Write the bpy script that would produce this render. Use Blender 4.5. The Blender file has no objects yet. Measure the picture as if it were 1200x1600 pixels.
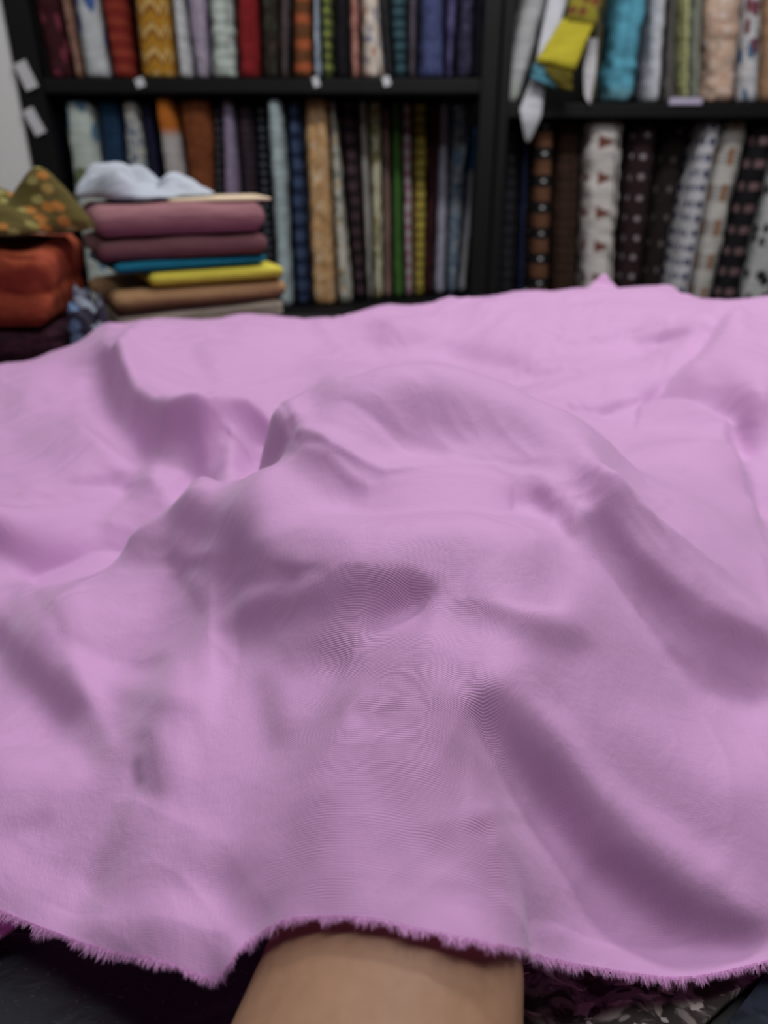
import bpy, bmesh, math, random
import numpy as np
from mathutils import Vector
random.seed(4)
RNG = np.random.default_rng(7)
SC = bpy.context.scene
COL = SC.collection

# ------------------------------------------------------------------ camera
FPX, PITCH, CAMZ = 1170.0, math.radians(26.0), 1.25
SP, CP = math.sin(PITCH), math.cos(PITCH)
TOP = 0.95                                   # counter top height
cam = bpy.data.cameras.new('camera'); camo = bpy.data.objects.new('camera', cam); COL.objects.link(camo)
cam.sensor_fit = 'VERTICAL'; cam.sensor_height = 36.0; cam.sensor_width = 27.0
cam.lens = 36.0 * FPX / 1600.0
camo.location = (0, 0, CAMZ); camo.rotation_euler = (math.pi/2 - PITCH, 0, 0)
cam.clip_start = 0.01
cam.dof.use_dof = True; cam.dof.focus_distance = 0.325; cam.dof.aperture_fstop = 7.2
SC.camera = camo

# ------------------------------------------------------------------ world, lamps, exposure
SC.view_settings.view_transform = 'Standard'; SC.view_settings.look = 'None'
SC.view_settings.gamma = 1.0; SC.view_settings.use_curve_mapping = False
SC.view_settings.exposure = -0.08
w = bpy.data.worlds.new('world'); SC.world = w; w.use_nodes = True
w.node_tree.nodes['Background'].inputs[0].default_value = (0.75, 0.82, 1.0, 1)
w.node_tree.nodes['Background'].inputs[1].default_value = 0.05
def lamp(name, loc, sx, sy, power, rot=(0, 0, 0), col=(1.0, 0.985, 0.965)):
    l = bpy.data.lights.new(name, 'AREA'); l.shape = 'RECTANGLE'; l.size = sx; l.size_y = sy
    l.energy = power; l.color = col
    o = bpy.data.objects.new(name, l); COL.objects.link(o); o.location = loc; o.rotation_euler = rot
    return o
lamp('ceiling_tube_or_fill', (0.50, 1.75, 2.80), 1.2, 0.2, 34)
lamp('ceiling_tube_or_fill', (0.75, 0.60, 2.80), 0.2, 1.2, 17)
lamp('ceiling_tube_or_fill', (-1.75, 1.7, 2.80), 0.2, 1.2, 9)  # added lamp, brightens the white column and the left stacks
lamp('ceiling_tube_or_fill', (-0.05, 0.15, 2.80), 1.2, 0.2, 14, col=(0.94, 0.96, 1.0))  # added cool fill, no real tube: lifts the near cloth over the hand

# ------------------------------------------------------------------ projection helpers (real world points)
def ray(u, v):
    a, b = (u - 600.0)/FPX, (800.0 - v)/FPX
    return np.array([a, CP + b*SP, -SP + b*CP])
def at_y(u, v, Y):
    d = ray(u, v); t = Y/d[1]; return d[0]*t, CAMZ + d[2]*t
def at_h(u, v, h):
    d = ray(u, v); t = (CAMZ - TOP - h)/(-d[2]); return d[0]*t, d[1]*t

# ------------------------------------------------------------------ material helpers
def lin(c):
    f = lambda x: x/12.92 if x <= 0.04045 else ((x + 0.055)/1.055)**2.4
    return tuple(f(x/255.0) for x in c) + (1.0,)
class NT:
    def __init__(s, name):
        s.m = bpy.data.materials.new(name); s.m.use_nodes = True
        s.t = s.m.node_tree; s.b = s.t.nodes['Principled BSDF']
    def n(s, ty, **kw):
        x = s.t.nodes.new(ty)
        for k, v in kw.items(): setattr(x, k, v)
        return x
    def put(s, sock, v):
        if hasattr(v, 'is_output') or isinstance(v, bpy.types.NodeSocket): s.t.links.new(v, sock)
        else: sock.default_value = v
    def math(s, op, a, b=0.0, c=None):
        x = s.n('ShaderNodeMath', operation=op); s.put(x.inputs[0], a); s.put(x.inputs[1], b)
        if c is not None: s.put(x.inputs[2], c)
        return x.outputs[0]
    def step(s, a, lo, hi):
        x = s.n('ShaderNodeMapRange'); s.put(x.inputs[0], a); x.inputs[1].default_value = lo; x.inputs[2].default_value = hi
        x.interpolation_type = 'SMOOTHSTEP'; return x.outputs[0]
    def mix(s, f, a, b):
        x = s.n('ShaderNodeMix', data_type='RGBA'); s.put(x.inputs[0], f); s.put(x.inputs[6], a); s.put(x.inputs[7], b)
        return x.outputs[2]
    def uv(s, su=1.0, sv=1.0):
        tc = s.n('ShaderNodeTexCoord'); mp = s.n('ShaderNodeMapping'); s.t.links.new(tc.outputs['UV'], mp.inputs[0])
        mp.inputs['Scale'].default_value = (su, sv, 1); return mp.outputs[0]
    def noise(s, vec, scale, detail=2.0, dist=0.0, rough=0.5):
        x = s.n('ShaderNodeTexNoise'); s.t.links.new(vec, x.inputs['Vector']); x.inputs['Scale'].default_value = scale
        x.inputs['Detail'].default_value = detail; x.inputs['Distortion'].default_value = dist; x.inputs['Roughness'].default_value = rough
        return x.outputs['Fac']
    def vor(s, vec, scale, rnd=1.0):
        x = s.n('ShaderNodeTexVoronoi', voronoi_dimensions='2D'); s.t.links.new(vec, x.inputs['Vector'])
        x.inputs['Scale'].default_value = scale; x.inputs['Randomness'].default_value = rnd
        return x.outputs['Distance'], x.outputs['Color']
    def bump(s, h, strength=0.3, dist=0.002):
        x = s.n('ShaderNodeBump'); x.inputs['Strength'].default_value = strength; x.inputs['Distance'].default_value = dist
        s.t.links.new(h, x.inputs['Height']); s.t.links.new(x.outputs[0], s.b.inputs['Normal'])
    def xyz(s, v):
        x = s.n('ShaderNodeSeparateXYZ'); s.t.links.new(v, x.inputs[0]); return x.outputs
    def out(s, col, rough=0.85):
        s.put(s.b.inputs['Base Color'], col); s.b.inputs['Roughness'].default_value = rough
        s.b.inputs['Specular IOR Level'].default_value = 0.25; return s.m

def plain(name, c, rough=0.85, var=0.12, scale=30.0, spec=0.25, metal=0.0):
    t = NT(name); tc = t.n('ShaderNodeTexCoord'); f = t.noise(tc.outputs['Object'], scale, 3)
    c = lin(c); d = tuple(x*(1 - var*2) for x in c[:3]) + (1,); e = tuple(min(1, x*(1 + var)) for x in c[:3]) + (1,)
    m = t.out(t.mix(f, d, e), rough); t.b.inputs['Specular IOR Level'].default_value = spec
    t.b.inputs['Metallic'].default_value = metal; return m

MATS = {}
def cloth_mat(pat, c1, c2=None, c3=None, s=1.0, sv=None, k=0.3):
    """procedural printed cloth; uv is in metres (u around, v up)"""
    key = (pat, c1, c2, c3, s, sv, k)
    if key in MATS: return MATS[key]
    t = NT('cloth_' + pat + '_%d' % len(MATS)); sv = sv or s
    def mute(q):
        g = 0.3*q[0] + 0.59*q[1] + 0.11*q[2]; return lin(tuple(x*0.86 + g*0.14 for x in q))
    a = mute(c1); b = mute(c2 or c1); c = mute(c3 or c2 or c1)
    v = t.uv(s, sv); raw = t.uv(); fine = t.noise(raw, 60.0, 4)
    col = a
    if pat == 'dots':
        d, cc = t.vor(v, 1.0, 0.12); col = t.mix(t.step(d, k + 0.05, k - 0.05), a, b)
        if c3: col = t.mix(t.step(d, k*0.45 + 0.05, k*0.45 - 0.05), col, c)
    elif pat == 'floral':
        nz = t.noise(v, 5.0, 3); d, cc = t.vor(v, 1.0, 1.0); r = t.xyz(cc)
        dd = t.math('ADD', d, t.math('MULTIPLY', t.math('SUBTRACT', nz, 0.5), 0.45))
        pick = t.mix(t.step(r[0], 0.45, 0.55), b, c)
        col = t.mix(t.math('MULTIPLY', t.step(dd, k + 0.06, k - 0.06), t.step(r[1], 0.2, 0.25)), a, pick)
    elif pat == 'stripe':
        y = t.xyz(v)[1]; nz = t.noise(v, 3.0, 2)
        x = t.math('SINE', t.math('MULTIPLY', t.math('ADD', y, t.math('MULTIPLY', nz, 0.5)), 6.283))
        col = t.mix(t.step(x, -0.5 + k, 0.6 + k), a, b)
    elif pat == 'zigzag':
        p = t.xyz(v); tri = t.math('PINGPONG', p[0], 0.5)
        f = t.math('FRACT', t.math('ADD', p[1], tri))
        col = t.mix(t.step(f, 0.42, 0.5), a, b); col = t.mix(t.math('MULTIPLY', t.step(f, 0.62, 0.70), t.step(f, 0.96, 0.9)), col, c)
    elif pat == 'tri':
        p = t.xyz(v); fu = t.math('FRACT', t.math('ADD', p[0], 0.5)); fv = t.math('FRACT', p[1])
        w_ = t.math('ABSOLUTE', t.math('SUBTRACT', fv, 0.5)); lim = t.math('MULTIPLY', t.math('SUBTRACT', 0.78, fu), 0.45)
        ins = t.math('MULTIPLY', t.step(t.math('SUBTRACT', lim, w_), -0.02, 0.05), t.step(fu, 0.22, 0.28)); col = t.mix(ins, a, b)
    elif pat == 'block':
        p = t.xyz(v); fu = t.math('FRACT', t.math('ADD', p[0], 0.5)); fv = t.math('FRACT', p[1])
        i1 = t.math('MULTIPLY', t.step(fv, 0.0, 0.06), t.step(fv, 0.52, 0.46)); col = t.mix(i1, a, b)
        q = t.math('ADD', t.math('POWER', t.math('MULTIPLY', t.math('SUBTRACT', fv, 0.26), 2.0), 2), t.math('POWER', t.math('MULTIPLY', t.math('SUBTRACT', fu, 0.5), 1.5), 2))
        if c3: col = t.mix(t.step(q, 0.014, 0.006), col, c)
    elif pat == 'check':
        p = t.xyz(v); fu = t.math('FRACT', t.math('ADD', p[0], 0.5)); fv = t.math('FRACT', p[1])
        i1 = t.math('MULTIPLY', t.step(fv, 0.48, 0.52), t.step(fv, 1.0, 0.96))
        fineln = t.step(t.math('SINE', t.math('MULTIPLY', p[1], 60.0)), -0.2, 0.2)
        col = t.mix(t.math('MULTIPLY', i1, fineln), a, b)
        br = t.math('MULTIPLY', i1, t.math('MULTIPLY', t.step(fu, 0.36, 0.4), t.step(fu, 0.64, 0.6))); col = t.mix(br, col, c)
    elif pat == 'dash':
        p = t.xyz(v); fu = t.math('FRACT', t.math('ADD', p[0], 0.5)); fv = t.math('FRACT', p[1])
        i1 = t.math('MULTIPLY', t.math('MULTIPLY', t.step(fv, 0.3, 0.38), t.step(fv, 0.72, 0.64)), t.math('MULTIPLY', t.step(fu, 0.2, 0.26), t.step(fu, 0.8, 0.74)))
        col = t.mix(i1, a, b)
    elif pat == 'blotch':
        nz = t.noise(v, 2.2, 3, 1.5); col = t.mix(t.step(nz, 0.44, 0.58), a, b)
        if c3: nz2 = t.noise(v, 3.7, 2, 0.6); col = t.mix(t.step(nz2, 0.56, 0.64), col, c)
    elif pat == 'ends':                                                # lower part another colour
        y = t.xyz(t.uv())[1]; col = t.mix(t.step(y, k - 0.02, k + 0.02), a, b)
    col = t.mix(t.math('MULTIPLY', fine, 0.35), col, t.mix(0.72, col, (0, 0, 0, 1)))
    cr = t.noise(t.uv(14, 55), 1.0, 2); t.bump(cr, 0.35, 0.012)
    MATS[key] = t.out(col, 0.9); return MATS[key]

# ------------------------------------------------------------------ object helpers
def tag(o, label=None, cat=None, group=None, kind=None):
    if label: o['label'] = label
    if cat: o['category'] = cat
    if group: o['group'] = group
    if kind: o['kind'] = kind
    return o
def mesh_obj(name, V, F, mat, parent=None, uv=None, smooth=True):
    me = bpy.data.meshes.new(name); me.from_pydata([tuple(map(float, p)) for p in V], [], F); me.update()
    if uv is not None:
        lay = me.uv_layers.new(name='UVMap'); li = np.empty(len(me.loops), np.int32); me.loops.foreach_get('vertex_index', li)
        lay.data.foreach_set('uv', np.asarray(uv, np.float32)[li].ravel())
    if smooth: me.polygons.foreach_set('use_smooth', [True]*len(me.polygons))
    me.materials.append(mat); o = bpy.data.objects.new(name, me); COL.objects.link(o)
    if parent: o.parent = parent
    return o
def empty(name, loc=(0, 0, 0)):
    o = bpy.data.objects.new(name, None); COL.objects.link(o); o.location = loc; o.empty_display_size = 0.05; return o
def box(name, lo, hi, mat, parent=None, bev=0.0):
    bm = bmesh.new(); bmesh.ops.create_cube(bm, size=1.0)
    for v in bm.verts:
        for i in range(3): v.co[i] = lo[i] + (v.co[i] + 0.5)*(hi[i] - lo[i])
    if bev: bmesh.ops.bevel(bm, geom=bm.edges[:], offset=bev, segments=2, affect='EDGES', profile=0.5)
    me = bpy.data.meshes.new(name); bm.to_mesh(me); bm.free(); me.materials.append(mat)
    o = bpy.data.objects.new(name, me); COL.objects.link(o)
    if parent:
        o.parent = parent
        o.location = -parent.location
    return o
def grid_faces(nr, nc, wrap=False):
    F = []
    for r in range(nr - 1):
        for c in range(nc if wrap else nc - 1):
            d = (c + 1) % nc; F.append((r*nc + c, r*nc + d, (r + 1)*nc + d, (r + 1)*nc + c))
    return F
_perm = RNG.permutation(512); _perm = np.concatenate([_perm]*3)
_gv = RNG.uniform(-1, 1, 512)
def vnoise(x, y, z=0.0):
    """smooth value noise, about -1..1"""
    x, y, z = np.broadcast_arrays(np.asarray(x, float), np.asarray(y, float), np.asarray(z, float))
    xi, yi, zi = np.floor(x).astype(int), np.floor(y).astype(int), np.floor(z).astype(int)
    fx, fy, fz = x - xi, y - yi, z - zi
    fx, fy, fz = [f*f*f*(f*(f*6 - 15) + 10) for f in (fx, fy, fz)]
    def h(a, b, c): return _gv[_perm[_perm[_perm[a % 512] + b % 512] % 512 + c % 512] % 512]
    r = 0
    for dx in (0, 1):
        for dy in (0, 1):
            for dz in (0, 1):
                r = r + h(xi + dx, yi + dy, zi + dz)*(fx if dx else 1 - fx)*(fy if dy else 1 - fy)*(fz if dz else 1 - fz)
    return r

# ------------------------------------------------------------------ setting
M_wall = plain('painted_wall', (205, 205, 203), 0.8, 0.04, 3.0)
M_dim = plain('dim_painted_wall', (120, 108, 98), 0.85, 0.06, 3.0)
M_floor = plain('cement_floor', (120, 112, 104), 0.7, 0.12, 6.0)
M_black = plain('black_shelf_paint', (17, 17, 20), 0.6, 0.15, 12.0)
M_counter = plain('dark_counter', (26, 24, 26), 0.6, 0.2, 8.0)
M_paper = plain('white_paper', (215, 216, 222), 0.8, 0.04, 40.0)
M_lilac = plain('lilac_paper', (186, 178, 205), 0.8, 0.04, 40.0)
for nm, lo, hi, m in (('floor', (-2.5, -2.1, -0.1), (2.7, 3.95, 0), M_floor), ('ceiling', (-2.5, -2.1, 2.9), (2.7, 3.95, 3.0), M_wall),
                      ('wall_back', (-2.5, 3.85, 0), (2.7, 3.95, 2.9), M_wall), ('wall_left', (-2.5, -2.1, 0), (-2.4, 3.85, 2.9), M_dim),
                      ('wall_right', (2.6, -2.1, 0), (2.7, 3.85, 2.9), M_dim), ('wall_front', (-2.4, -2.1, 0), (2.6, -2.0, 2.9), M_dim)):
    tag(box(nm, lo, hi, m), kind='structure')
M_col = plain('white_column', (238, 240, 242), 0.6, 0.03, 2.0)
tag(box('trim_1', (-2.4, 3.0, 0), (-1.28, 3.85, 2.9), M_col), kind='structure')

# ------------------------------------------------------------------ shelf units
YF, YB = 3.0, 3.72
ZLOW, ZUPL, ZUPR = 0.67, 1.463, 1.388
def shelf_unit(name, label, x0, x1, zs, posts):
    t = empty(name, (0.5*(x0 + x1), YF, 0)); tag(t, label, 'shelf', 'black shelf units along the back wall')
    for z in zs: box('shelf_board', (x0 + 0.005, YF, z - 0.045), (x1 - 0.005, YB, z), M_black, t, 0.004)
    for a, b in posts: box('post', (a, YF - 0.012, 0), (b, YF + 0.05, 2.5), M_black, t, 0.004)
    box('back_panel', (x0, YB, 0.02), (x1, YB + 0.02, 2.5), M_black, t)
    return t
XPL, XPC = -1.275, 0.336
su1 = shelf_unit('shelf_unit', 'black shelf unit left of the thick black post, holding two rows of fabric bolts', XPL, XPC + 0.062,
                 (0.1, ZLOW, ZUPL, 2.3), ((XPL, XPL + 0.085), (XPC, XPC + 0.06)))
su2 = shelf_unit('shelf_unit', 'black shelf unit right of the thick black post, its upper board lower', XPC + 0.065, 2.05,
                 (0.1, ZLOW, ZUPR, 2.3), ((XPC + 0.067, XPC + 0.105), (1.99, 2.05)))
def card(name, u, v, w_, h_, mat, parent, tilt=0.0, y=YF - 0.016):
    x, z = at_y(u, v, y); c, s = math.cos(tilt), math.sin(tilt); V = []
    for dy in (0, 0.0035):
        for a, b in ((-1, -1), (1, -1), (1, 1), (-1, 1)):
            px, pz = a*w_/2, b*h_/2; V.append((x + px*c - pz*s - parent.location.x, y - dy - parent.location.y, z + px*s + pz*c - parent.location.z))
    F = [(0, 3, 2, 1), (4, 5, 6, 7), (0, 1, 5, 4), (1, 2, 6, 5), (2, 3, 7, 6), (3, 0, 4, 7)]
    return mesh_obj(name, V, F, mat, parent, smooth=False)
for a in ((41, 118, 0.045, 0.085, 0.35), (54, 190, 0.04, 0.085, 0.4)): card('paper_tag', a[0], a[1], a[2], a[3], M_paper, su1, a[4], YF - 0.018)
for a in ((219, 129, 0.03, 0.028), (494, 128, 0.022, 0.03), (604, 127, 0.025, 0.028)): card('shelf_clip', a[0], a[1], a[2], a[3], M_paper, su1, 0.3, YF - 0.002)
card('shelf_label', 1071, 158, 0.115, 0.022, M_lilac, su2, 0.0, YF - 0.002)

# ------------------------------------------------------------------ fabric bolts
def bolt_mesh(name, xb, xt, wb, wt, z0, z1, yf, dep, mat, crinkle=0.003, seed=0, parent=None):
    nr, na = 44, 36; V = []; UV = []
    th0 = -math.pi/2 + random.uniform(-0.6, 0.6)
    for r in range(nr):
        f = r/(nr - 1); z = z0 + (z1 - z0)*f; xc = xb + (xt - xb)*f; hw = 0.5*(wb + (wt - wb)*f); e = min(f, 1 - f)*(nr - 1)
        rnd = 1.0 if e >= 2 else (0.90, 0.975)[int(e)]
        per = 2*(2*hw + dep)*0.9
        for a in range(na):
            q = a/(na - 1); th = th0 + 2*math.pi*q; c, s = math.cos(th), math.sin(th)
            sx = math.copysign(abs(c)**0.62, c); sy = math.copysign(abs(s)**0.62, s)
            sp = 1.0 - 0.05*q
            wob = crinkle*float(vnoise(th*1.3 + seed*7.1, z*38.0, seed)) + crinkle*0.6*float(vnoise(th*2.0 + seed*3.1, z*11.0, seed + 5))
            V.append((xc + sx*(hw*sp*rnd + wob), yf + dep/2 + sy*(dep/2*sp*rnd + wob), z)); UV.append((((th + math.pi/2 + math.pi) % (2*math.pi) - math.pi)/(2*math.pi)*per, z))
    F = grid_faces(nr, na)
    for r, zz in ((0, z0), (nr - 1, z1)):
        base = [r*na + a for a in range(na)]; prev = base; cx = sum(V[i][0] for i in base)/na; cy = yf + dep/2
        for k, (sc, dz) in enumerate(((0.86, -0.004), (0.8, 0.003), (0.6, -0.002), (0.54, 0.003), (0.3, 0.0))):
            n0 = len(V)
            for i in base:
                V.append((cx + (V[i][0] - cx)*sc, cy + (V[i][1] - cy)*sc, zz + (dz if r else -dz))); UV.append(UV[i])
            cur = list(range(n0, n0 + na))
            for a in range(na - 1):
                q = (prev[a], prev[a + 1], cur[a + 1], cur[a]); F.append(q if r else q[::-1])
            prev = cur
        F.append(tuple(prev) if r else tuple(prev[::-1]))
    return mesh_obj(name, V, F, mat, parent, UV)
NB = [0]; PREV = {}
def bolt(row, label, mat, tl, tr, vt, bl, br, vb, yf, z0, z1, dep=0.2, crinkle=0.003, top_known=True):
    """tl,tr = edges seen at row vt; bl,br at row vb, on the bolt's front plane; the bolt runs from z0 to z1"""
    yc = yf + 0.02
    xa, za = at_y(0.5*(tl + tr), vt, yc); xb_, zb_ = at_y(0.5*(bl + br), vb, yc)
    wa = at_y(tr, vt, yc)[0] - at_y(tl, vt, yc)[0]; wb = at_y(br, vb, yc)[0] - at_y(bl, vb, yc)[0]
    if z1 is None: z1 = min(at_y(600, vt, yc)[1], (ZUPL if row == LL else ZUPR) - 0.055)
    g = lambda z, p, q: q + (p - q)*(z - zb_)/(za - zb_)
    NB[0] += 1
    e0, e1 = [g(z0, xa, xb_) - 0.5*g(z0, wa, wb), g(z0, xa, xb_) + 0.5*g(z0, wa, wb)], [g(z1, xa, xb_) - 0.5*min(1.25*wa, g(z1, wa, wb)), g(z1, xa, xb_) + 0.5*min(1.25*wa, g(z1, wa, wb))]
    gap = crinkle*0.8 + 0.001
    if row in PREV:
        pz0, pz1, p0, p1, pg = PREV[row]; zc = min(z1, pz1); f = lambda z: p0 + (p1 - p0)*(z - pz0)/(pz1 - pz0)
        e0[0] = max(e0[0], f(z0) + gap + pg); lt = e0[0] + (e1[0] - e0[0])*(zc - z0)/(z1 - z0); over = f(zc) + gap + pg - lt
        if over > 0: e1[0] += over*(z1 - z0)/(zc - z0)
    e0[1] = max(e0[1], e0[0] + 0.016); e1[1] = max(e1[1], e1[0] + 0.016)
    PREV[row] = (z0, z1, e0[1], e1[1], gap)
    xa, xb_, wa, wb = 0.5*(e1[0] + e1[1]), 0.5*(e0[0] + e0[1]), e1[1] - e1[0], e0[1] - e0[0]
    o = bolt_mesh('fabric_bolt', xb_, xa, wb, wa, z0, z1, yf, dep, mat, crinkle, NB[0])
    return tag(o, label, 'fabric bolt', row)
C = cloth_mat
UL = 'fabric bolts on the upper left shelf'; LL = 'fabric bolts on the lower left shelf'
UR = 'fabric bolts on the upper right shelf'; LR = 'fabric bolts on the lower right shelf'
ZT = ZUPL + 0.006
def up(label, mat, a, b, c, d, yf=3.04, z1=1.85, **k): bolt(UL, label, mat, a, b, 0, c, d, 115, yf, ZT, z1, **k)
up('dark maroon bolt with pink flowers, leftmost on the upper left shelf', C('floral', (70, 22, 32), (190, 90, 110), (150, 60, 80), 16, 12, 0.28), 52, 90, 74, 112)
up('narrow tan bolt leaning between the maroon and the blue-flowered bolts', C('blotch', (176, 132, 112), (140, 96, 80), None, 12), 88, 112, 112, 131, 3.06)
up('white bolt printed with big blue flowers on the upper left shelf', C('floral', (205, 212, 218), (70, 105, 180), (90, 125, 190), 11, 9, 0.34), 112, 153, 130, 172)
up('rust red bolt with faint orange bands, beside the gold zigzag bolt', C('stripe', (146, 38, 30), (166, 60, 40), None, 26, 22, 0.3), 154, 192, 168, 209)
up('gold bolt with brown zigzags and pale triangles on the upper left shelf', C('zigzag', (200, 140, 30), (150, 82, 22), (226, 186, 104), 18, 14), 206, 264, 218, 274, crinkle=0.002)
up('white crinkled bolt with grey slanting stripes, right of the gold zigzag bolt', C('zigzag', (214, 216, 220), (170, 172, 182), (222, 224, 228), 20, 26), 264, 287, 275, 300, 3.05)
up('lilac grey plain bolt between the two pale crinkled bolts', C('blotch', (166, 152, 178), (186, 172, 196), None, 18), 287, 324, 300, 328, 3.06)
up('mint white crinkled bolt beside the plain red bolt', C('stripe', (206, 220, 214), (176, 192, 186), None, 30, 30, 0.4), 324, 362, 328, 366, 3.03, crinkle=0.006)
up('plain dark red bolt in the middle of the upper left shelf', C('plain', (150, 28, 34)), 365, 402, 367, 406, 3.05)
up('dark olive brown bolt with a dim print, right of the plain red bolt', C('floral', (48, 40, 34), (76, 62, 50), (60, 64, 50), 22, 22, 0.34), 403, 435, 408, 436, 3.06)
up('slim taupe bolt beside the orange-banded brown bolt', C('plain', (98, 84, 86)), 436, 452, 437, 449, 3.05)
up('brown bolt with burnt orange bands on the upper left shelf', C('stripe', (112, 66, 34), (190, 92, 50), (150, 90, 60), 22, 14, 0.2), 453, 486, 456, 488, 3.04)
up('slim pale blue and white bolt between brown and lime bolts', C('blotch', (196, 208, 222), (110, 136, 176), None, 22), 487, 497, 490, 502, 3.05)
up('lime green bolt with dark dots on the upper left shelf', C('dots', (70, 82, 40), (160, 172, 80), None, 36, 30, 0.30), 499, 518, 503, 520, 3.05)
up('plain black bolt between the lime and the blush floral bolts', C('plain', (24, 24, 32)), 519, 543, 522, 546, 3.06)
up('slim pink coral bolt touching the cream floral bolt', C('blotch', (196, 140, 126), (176, 104, 96), None, 20), 543, 560, 547, 562, 3.05)
up('cream floral bolt with small coral and blue flowers on the upper left shelf', C('floral', (222, 208, 194), (206, 130, 108), (120, 130, 170), 24, 20, 0.26), 561, 591, 562, 601, 3.03, crinkle=0.005)
up('slim charcoal bolt beside the teal bolt', C('plain', (62, 62, 70)), 593, 603, 602, 605, 3.07)
up('dark teal bolt with fine horizontal bands on the upper left shelf', C('stripe', (30, 58, 68), (62, 100, 110), None, 26, 30, 0.2), 605, 636, 605, 636, 3.05)
up('slim mauve grey bolt beside the slate blue bolt', C('plain', (96, 84, 100)), 637, 650, 637, 648, 3.06)
up('wide slate blue bolt on the upper left shelf', C('blotch', (76, 86, 138), (64, 72, 122), None, 20), 651, 694, 652, 694, 3.04)
up('slim violet bolt right of the wide slate blue bolt', C('stripe', (98, 90, 142), (76, 66, 118), None, 16, 10, 0.5), 695, 714, 695, 707, 3.05)
up('dark slate purple bolt near the thick black post', C('floral', (50, 48, 74), (72, 70, 104), None, 30, 30, 0.3), 716, 742, 711, 738, 3.06)
up('slim blackish blue bolt, last before the thick black post on the upper shelf', C('plain', (40, 42, 58)), 744, 757, 740, 751, 3.08)

ZL = ZLOW + 0.006
def lo(label, mat, a, b, vt, c, d, vb, yf, **k): bolt(LL, label, mat, a, b, vt, c, d, vb, yf, ZL, None, **k)
lo('dark navy bolt, leftmost on the lower left shelf beside the post', C('plain', (26, 27, 44)), 62, 92, 158, 80, 105, 290, 3.1)
lo('pale mint bolt with blue and green floral print above the olive scarf', C('floral', (200, 214, 208), (96, 140, 176), (112, 126, 84), 13, 11, 0.36), 95, 142, 158, 110, 156, 270, 3.04)
lo('dark teal blue bolt on the lower left shelf behind the white crumpled cloth', C('blotch', (22, 54, 88), (28, 62, 98), None, 14), 145, 188, 156, 156, 195, 260, 3.06)
lo('slim cream bolt with a blue leaf print behind the white crumpled cloth', C('blotch', (206, 206, 196), (110, 130, 160), None, 14, 12), 189, 214, 157, 197, 227, 260, 3.05)
lo('dark indigo bolt beside the leaning pale grey bolt', C('plain', (30, 30, 66)), 216, 236, 154, 228, 251, 260, 3.07)
lo('pale grey leaning bolt with an orange top end', C('ends', (186, 180, 180), (196, 104, 24), None, 1, 1, 1.295), 238, 266, 138, 256, 288, 280, 3.03)
lo('wide rust brown bolt with rounded top on the lower left shelf', C('blotch', (136, 70, 34), (122, 60, 28), None, 8), 271, 331, 151, 285, 334, 290, 3.05)
lo('slim black bolt with tiny pale dots beside the lavender bolt', C('dots', (28, 26, 34), (120, 116, 128), None, 40, 36, 0.24), 333, 341, 158, 337, 346, 290, 3.07)
lo('slim lavender bolt on the lower left shelf', C('plain', (150, 134, 166)), 342, 364, 154, 347, 373, 300, 3.06)
lo('dark plum bolt right of the lavender bolt', C('dots', (46, 32, 44), (66, 50, 62), None, 36, 36, 0.3), 366, 396, 160, 375, 402, 320, 3.07)
lo('black bolt with grey dashes left of the pale blue grey bolt', C('dash', (26, 28, 36), (112, 118, 130), None, 22, 34), 397, 414, 160, 403, 426, 340, 3.08)
lo('pale blue grey bolt with tapering top on the lower left shelf', C('stripe', (176, 194, 200), (160, 180, 188), None, 12, 40, 0.2), 416, 440, 156, 432, 456, 470, 3.03, crinkle=0.004)
lo('navy bolt with lighter blue motifs on the lower left shelf', C('dots', (26, 38, 70), (66, 84, 122), None, 18, 16, 0.34), 441, 470, 152, 457, 484, 465, 3.08)
lo('wide peach tan bolt with a faint white motif on the lower left shelf', C('blotch', (216, 170, 118), (200, 146, 88), (226, 200, 166), 10), 471, 511, 150, 487, 524, 470, 3.08, crinkle=0.004)
lo('white leaning bolt with small green and orange flowers, widening downwards', C('floral', (206, 206, 196), (110, 120, 100), (196, 160, 110), 26, 22, 0.3), 512, 519, 155, 525, 549, 455, 3.11)
lo('dark plum bolt with faint rose motifs, leaning beside the white floral bolt', C('dots', (36, 24, 32), (86, 60, 70), None, 20, 18, 0.3), 521, 557, 155, 552, 572, 455, 3.17)
lo('slim plain cream bolt, left of the olive floral bolt', C('plain', (186, 180, 176)), 558, 572, 146, 574, 581, 450, 3.19)
lo('cream bolt with olive leaf print on the lower left shelf', C('floral', (206, 202, 172), (130, 134, 74), (150, 130, 60), 24, 18, 0.36), 573, 595, 148, 582, 598, 450, 3.2)
lo('slim dusty pink bolt beside the plain green bolt', C('plain', (160, 124, 118)), 596, 608, 168, 599, 611, 445, 3.23)
lo('plain leaf green bolt on the lower left shelf', C('plain', (66, 116, 44)), 609, 625, 150, 612, 630, 443, 3.24)
lo('slim white bolt with magenta spots beside the mustard bolt', C('dots', (196, 186, 186), (196, 80, 130), (90, 120, 130), 30, 20, 0.32), 626, 643, 145, 631, 644, 440, 3.27)
lo('mustard bolt with short black dashes on the lower left shelf', C('dash', (186, 164, 62), (62, 56, 30), None, 20, 26), 644, 668, 146, 645, 664, 436, 3.28)
lo('slim maroon bolt right of the mustard bolt', C('plain', (84, 34, 46)), 669, 684, 150, 665, 676, 434, 3.32)
lo('pale lavender grey bolt beside the blue and white bolt', C('plain', (184, 182, 206)), 685, 703, 150, 677, 697, 432, 3.34)
lo('blue and white blotched bolt near the thick black post', C('blotch', (208, 218, 226), (76, 124, 172), (90, 130, 170), 16), 704, 736, 152, 698, 716, 428, 3.35)
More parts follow.
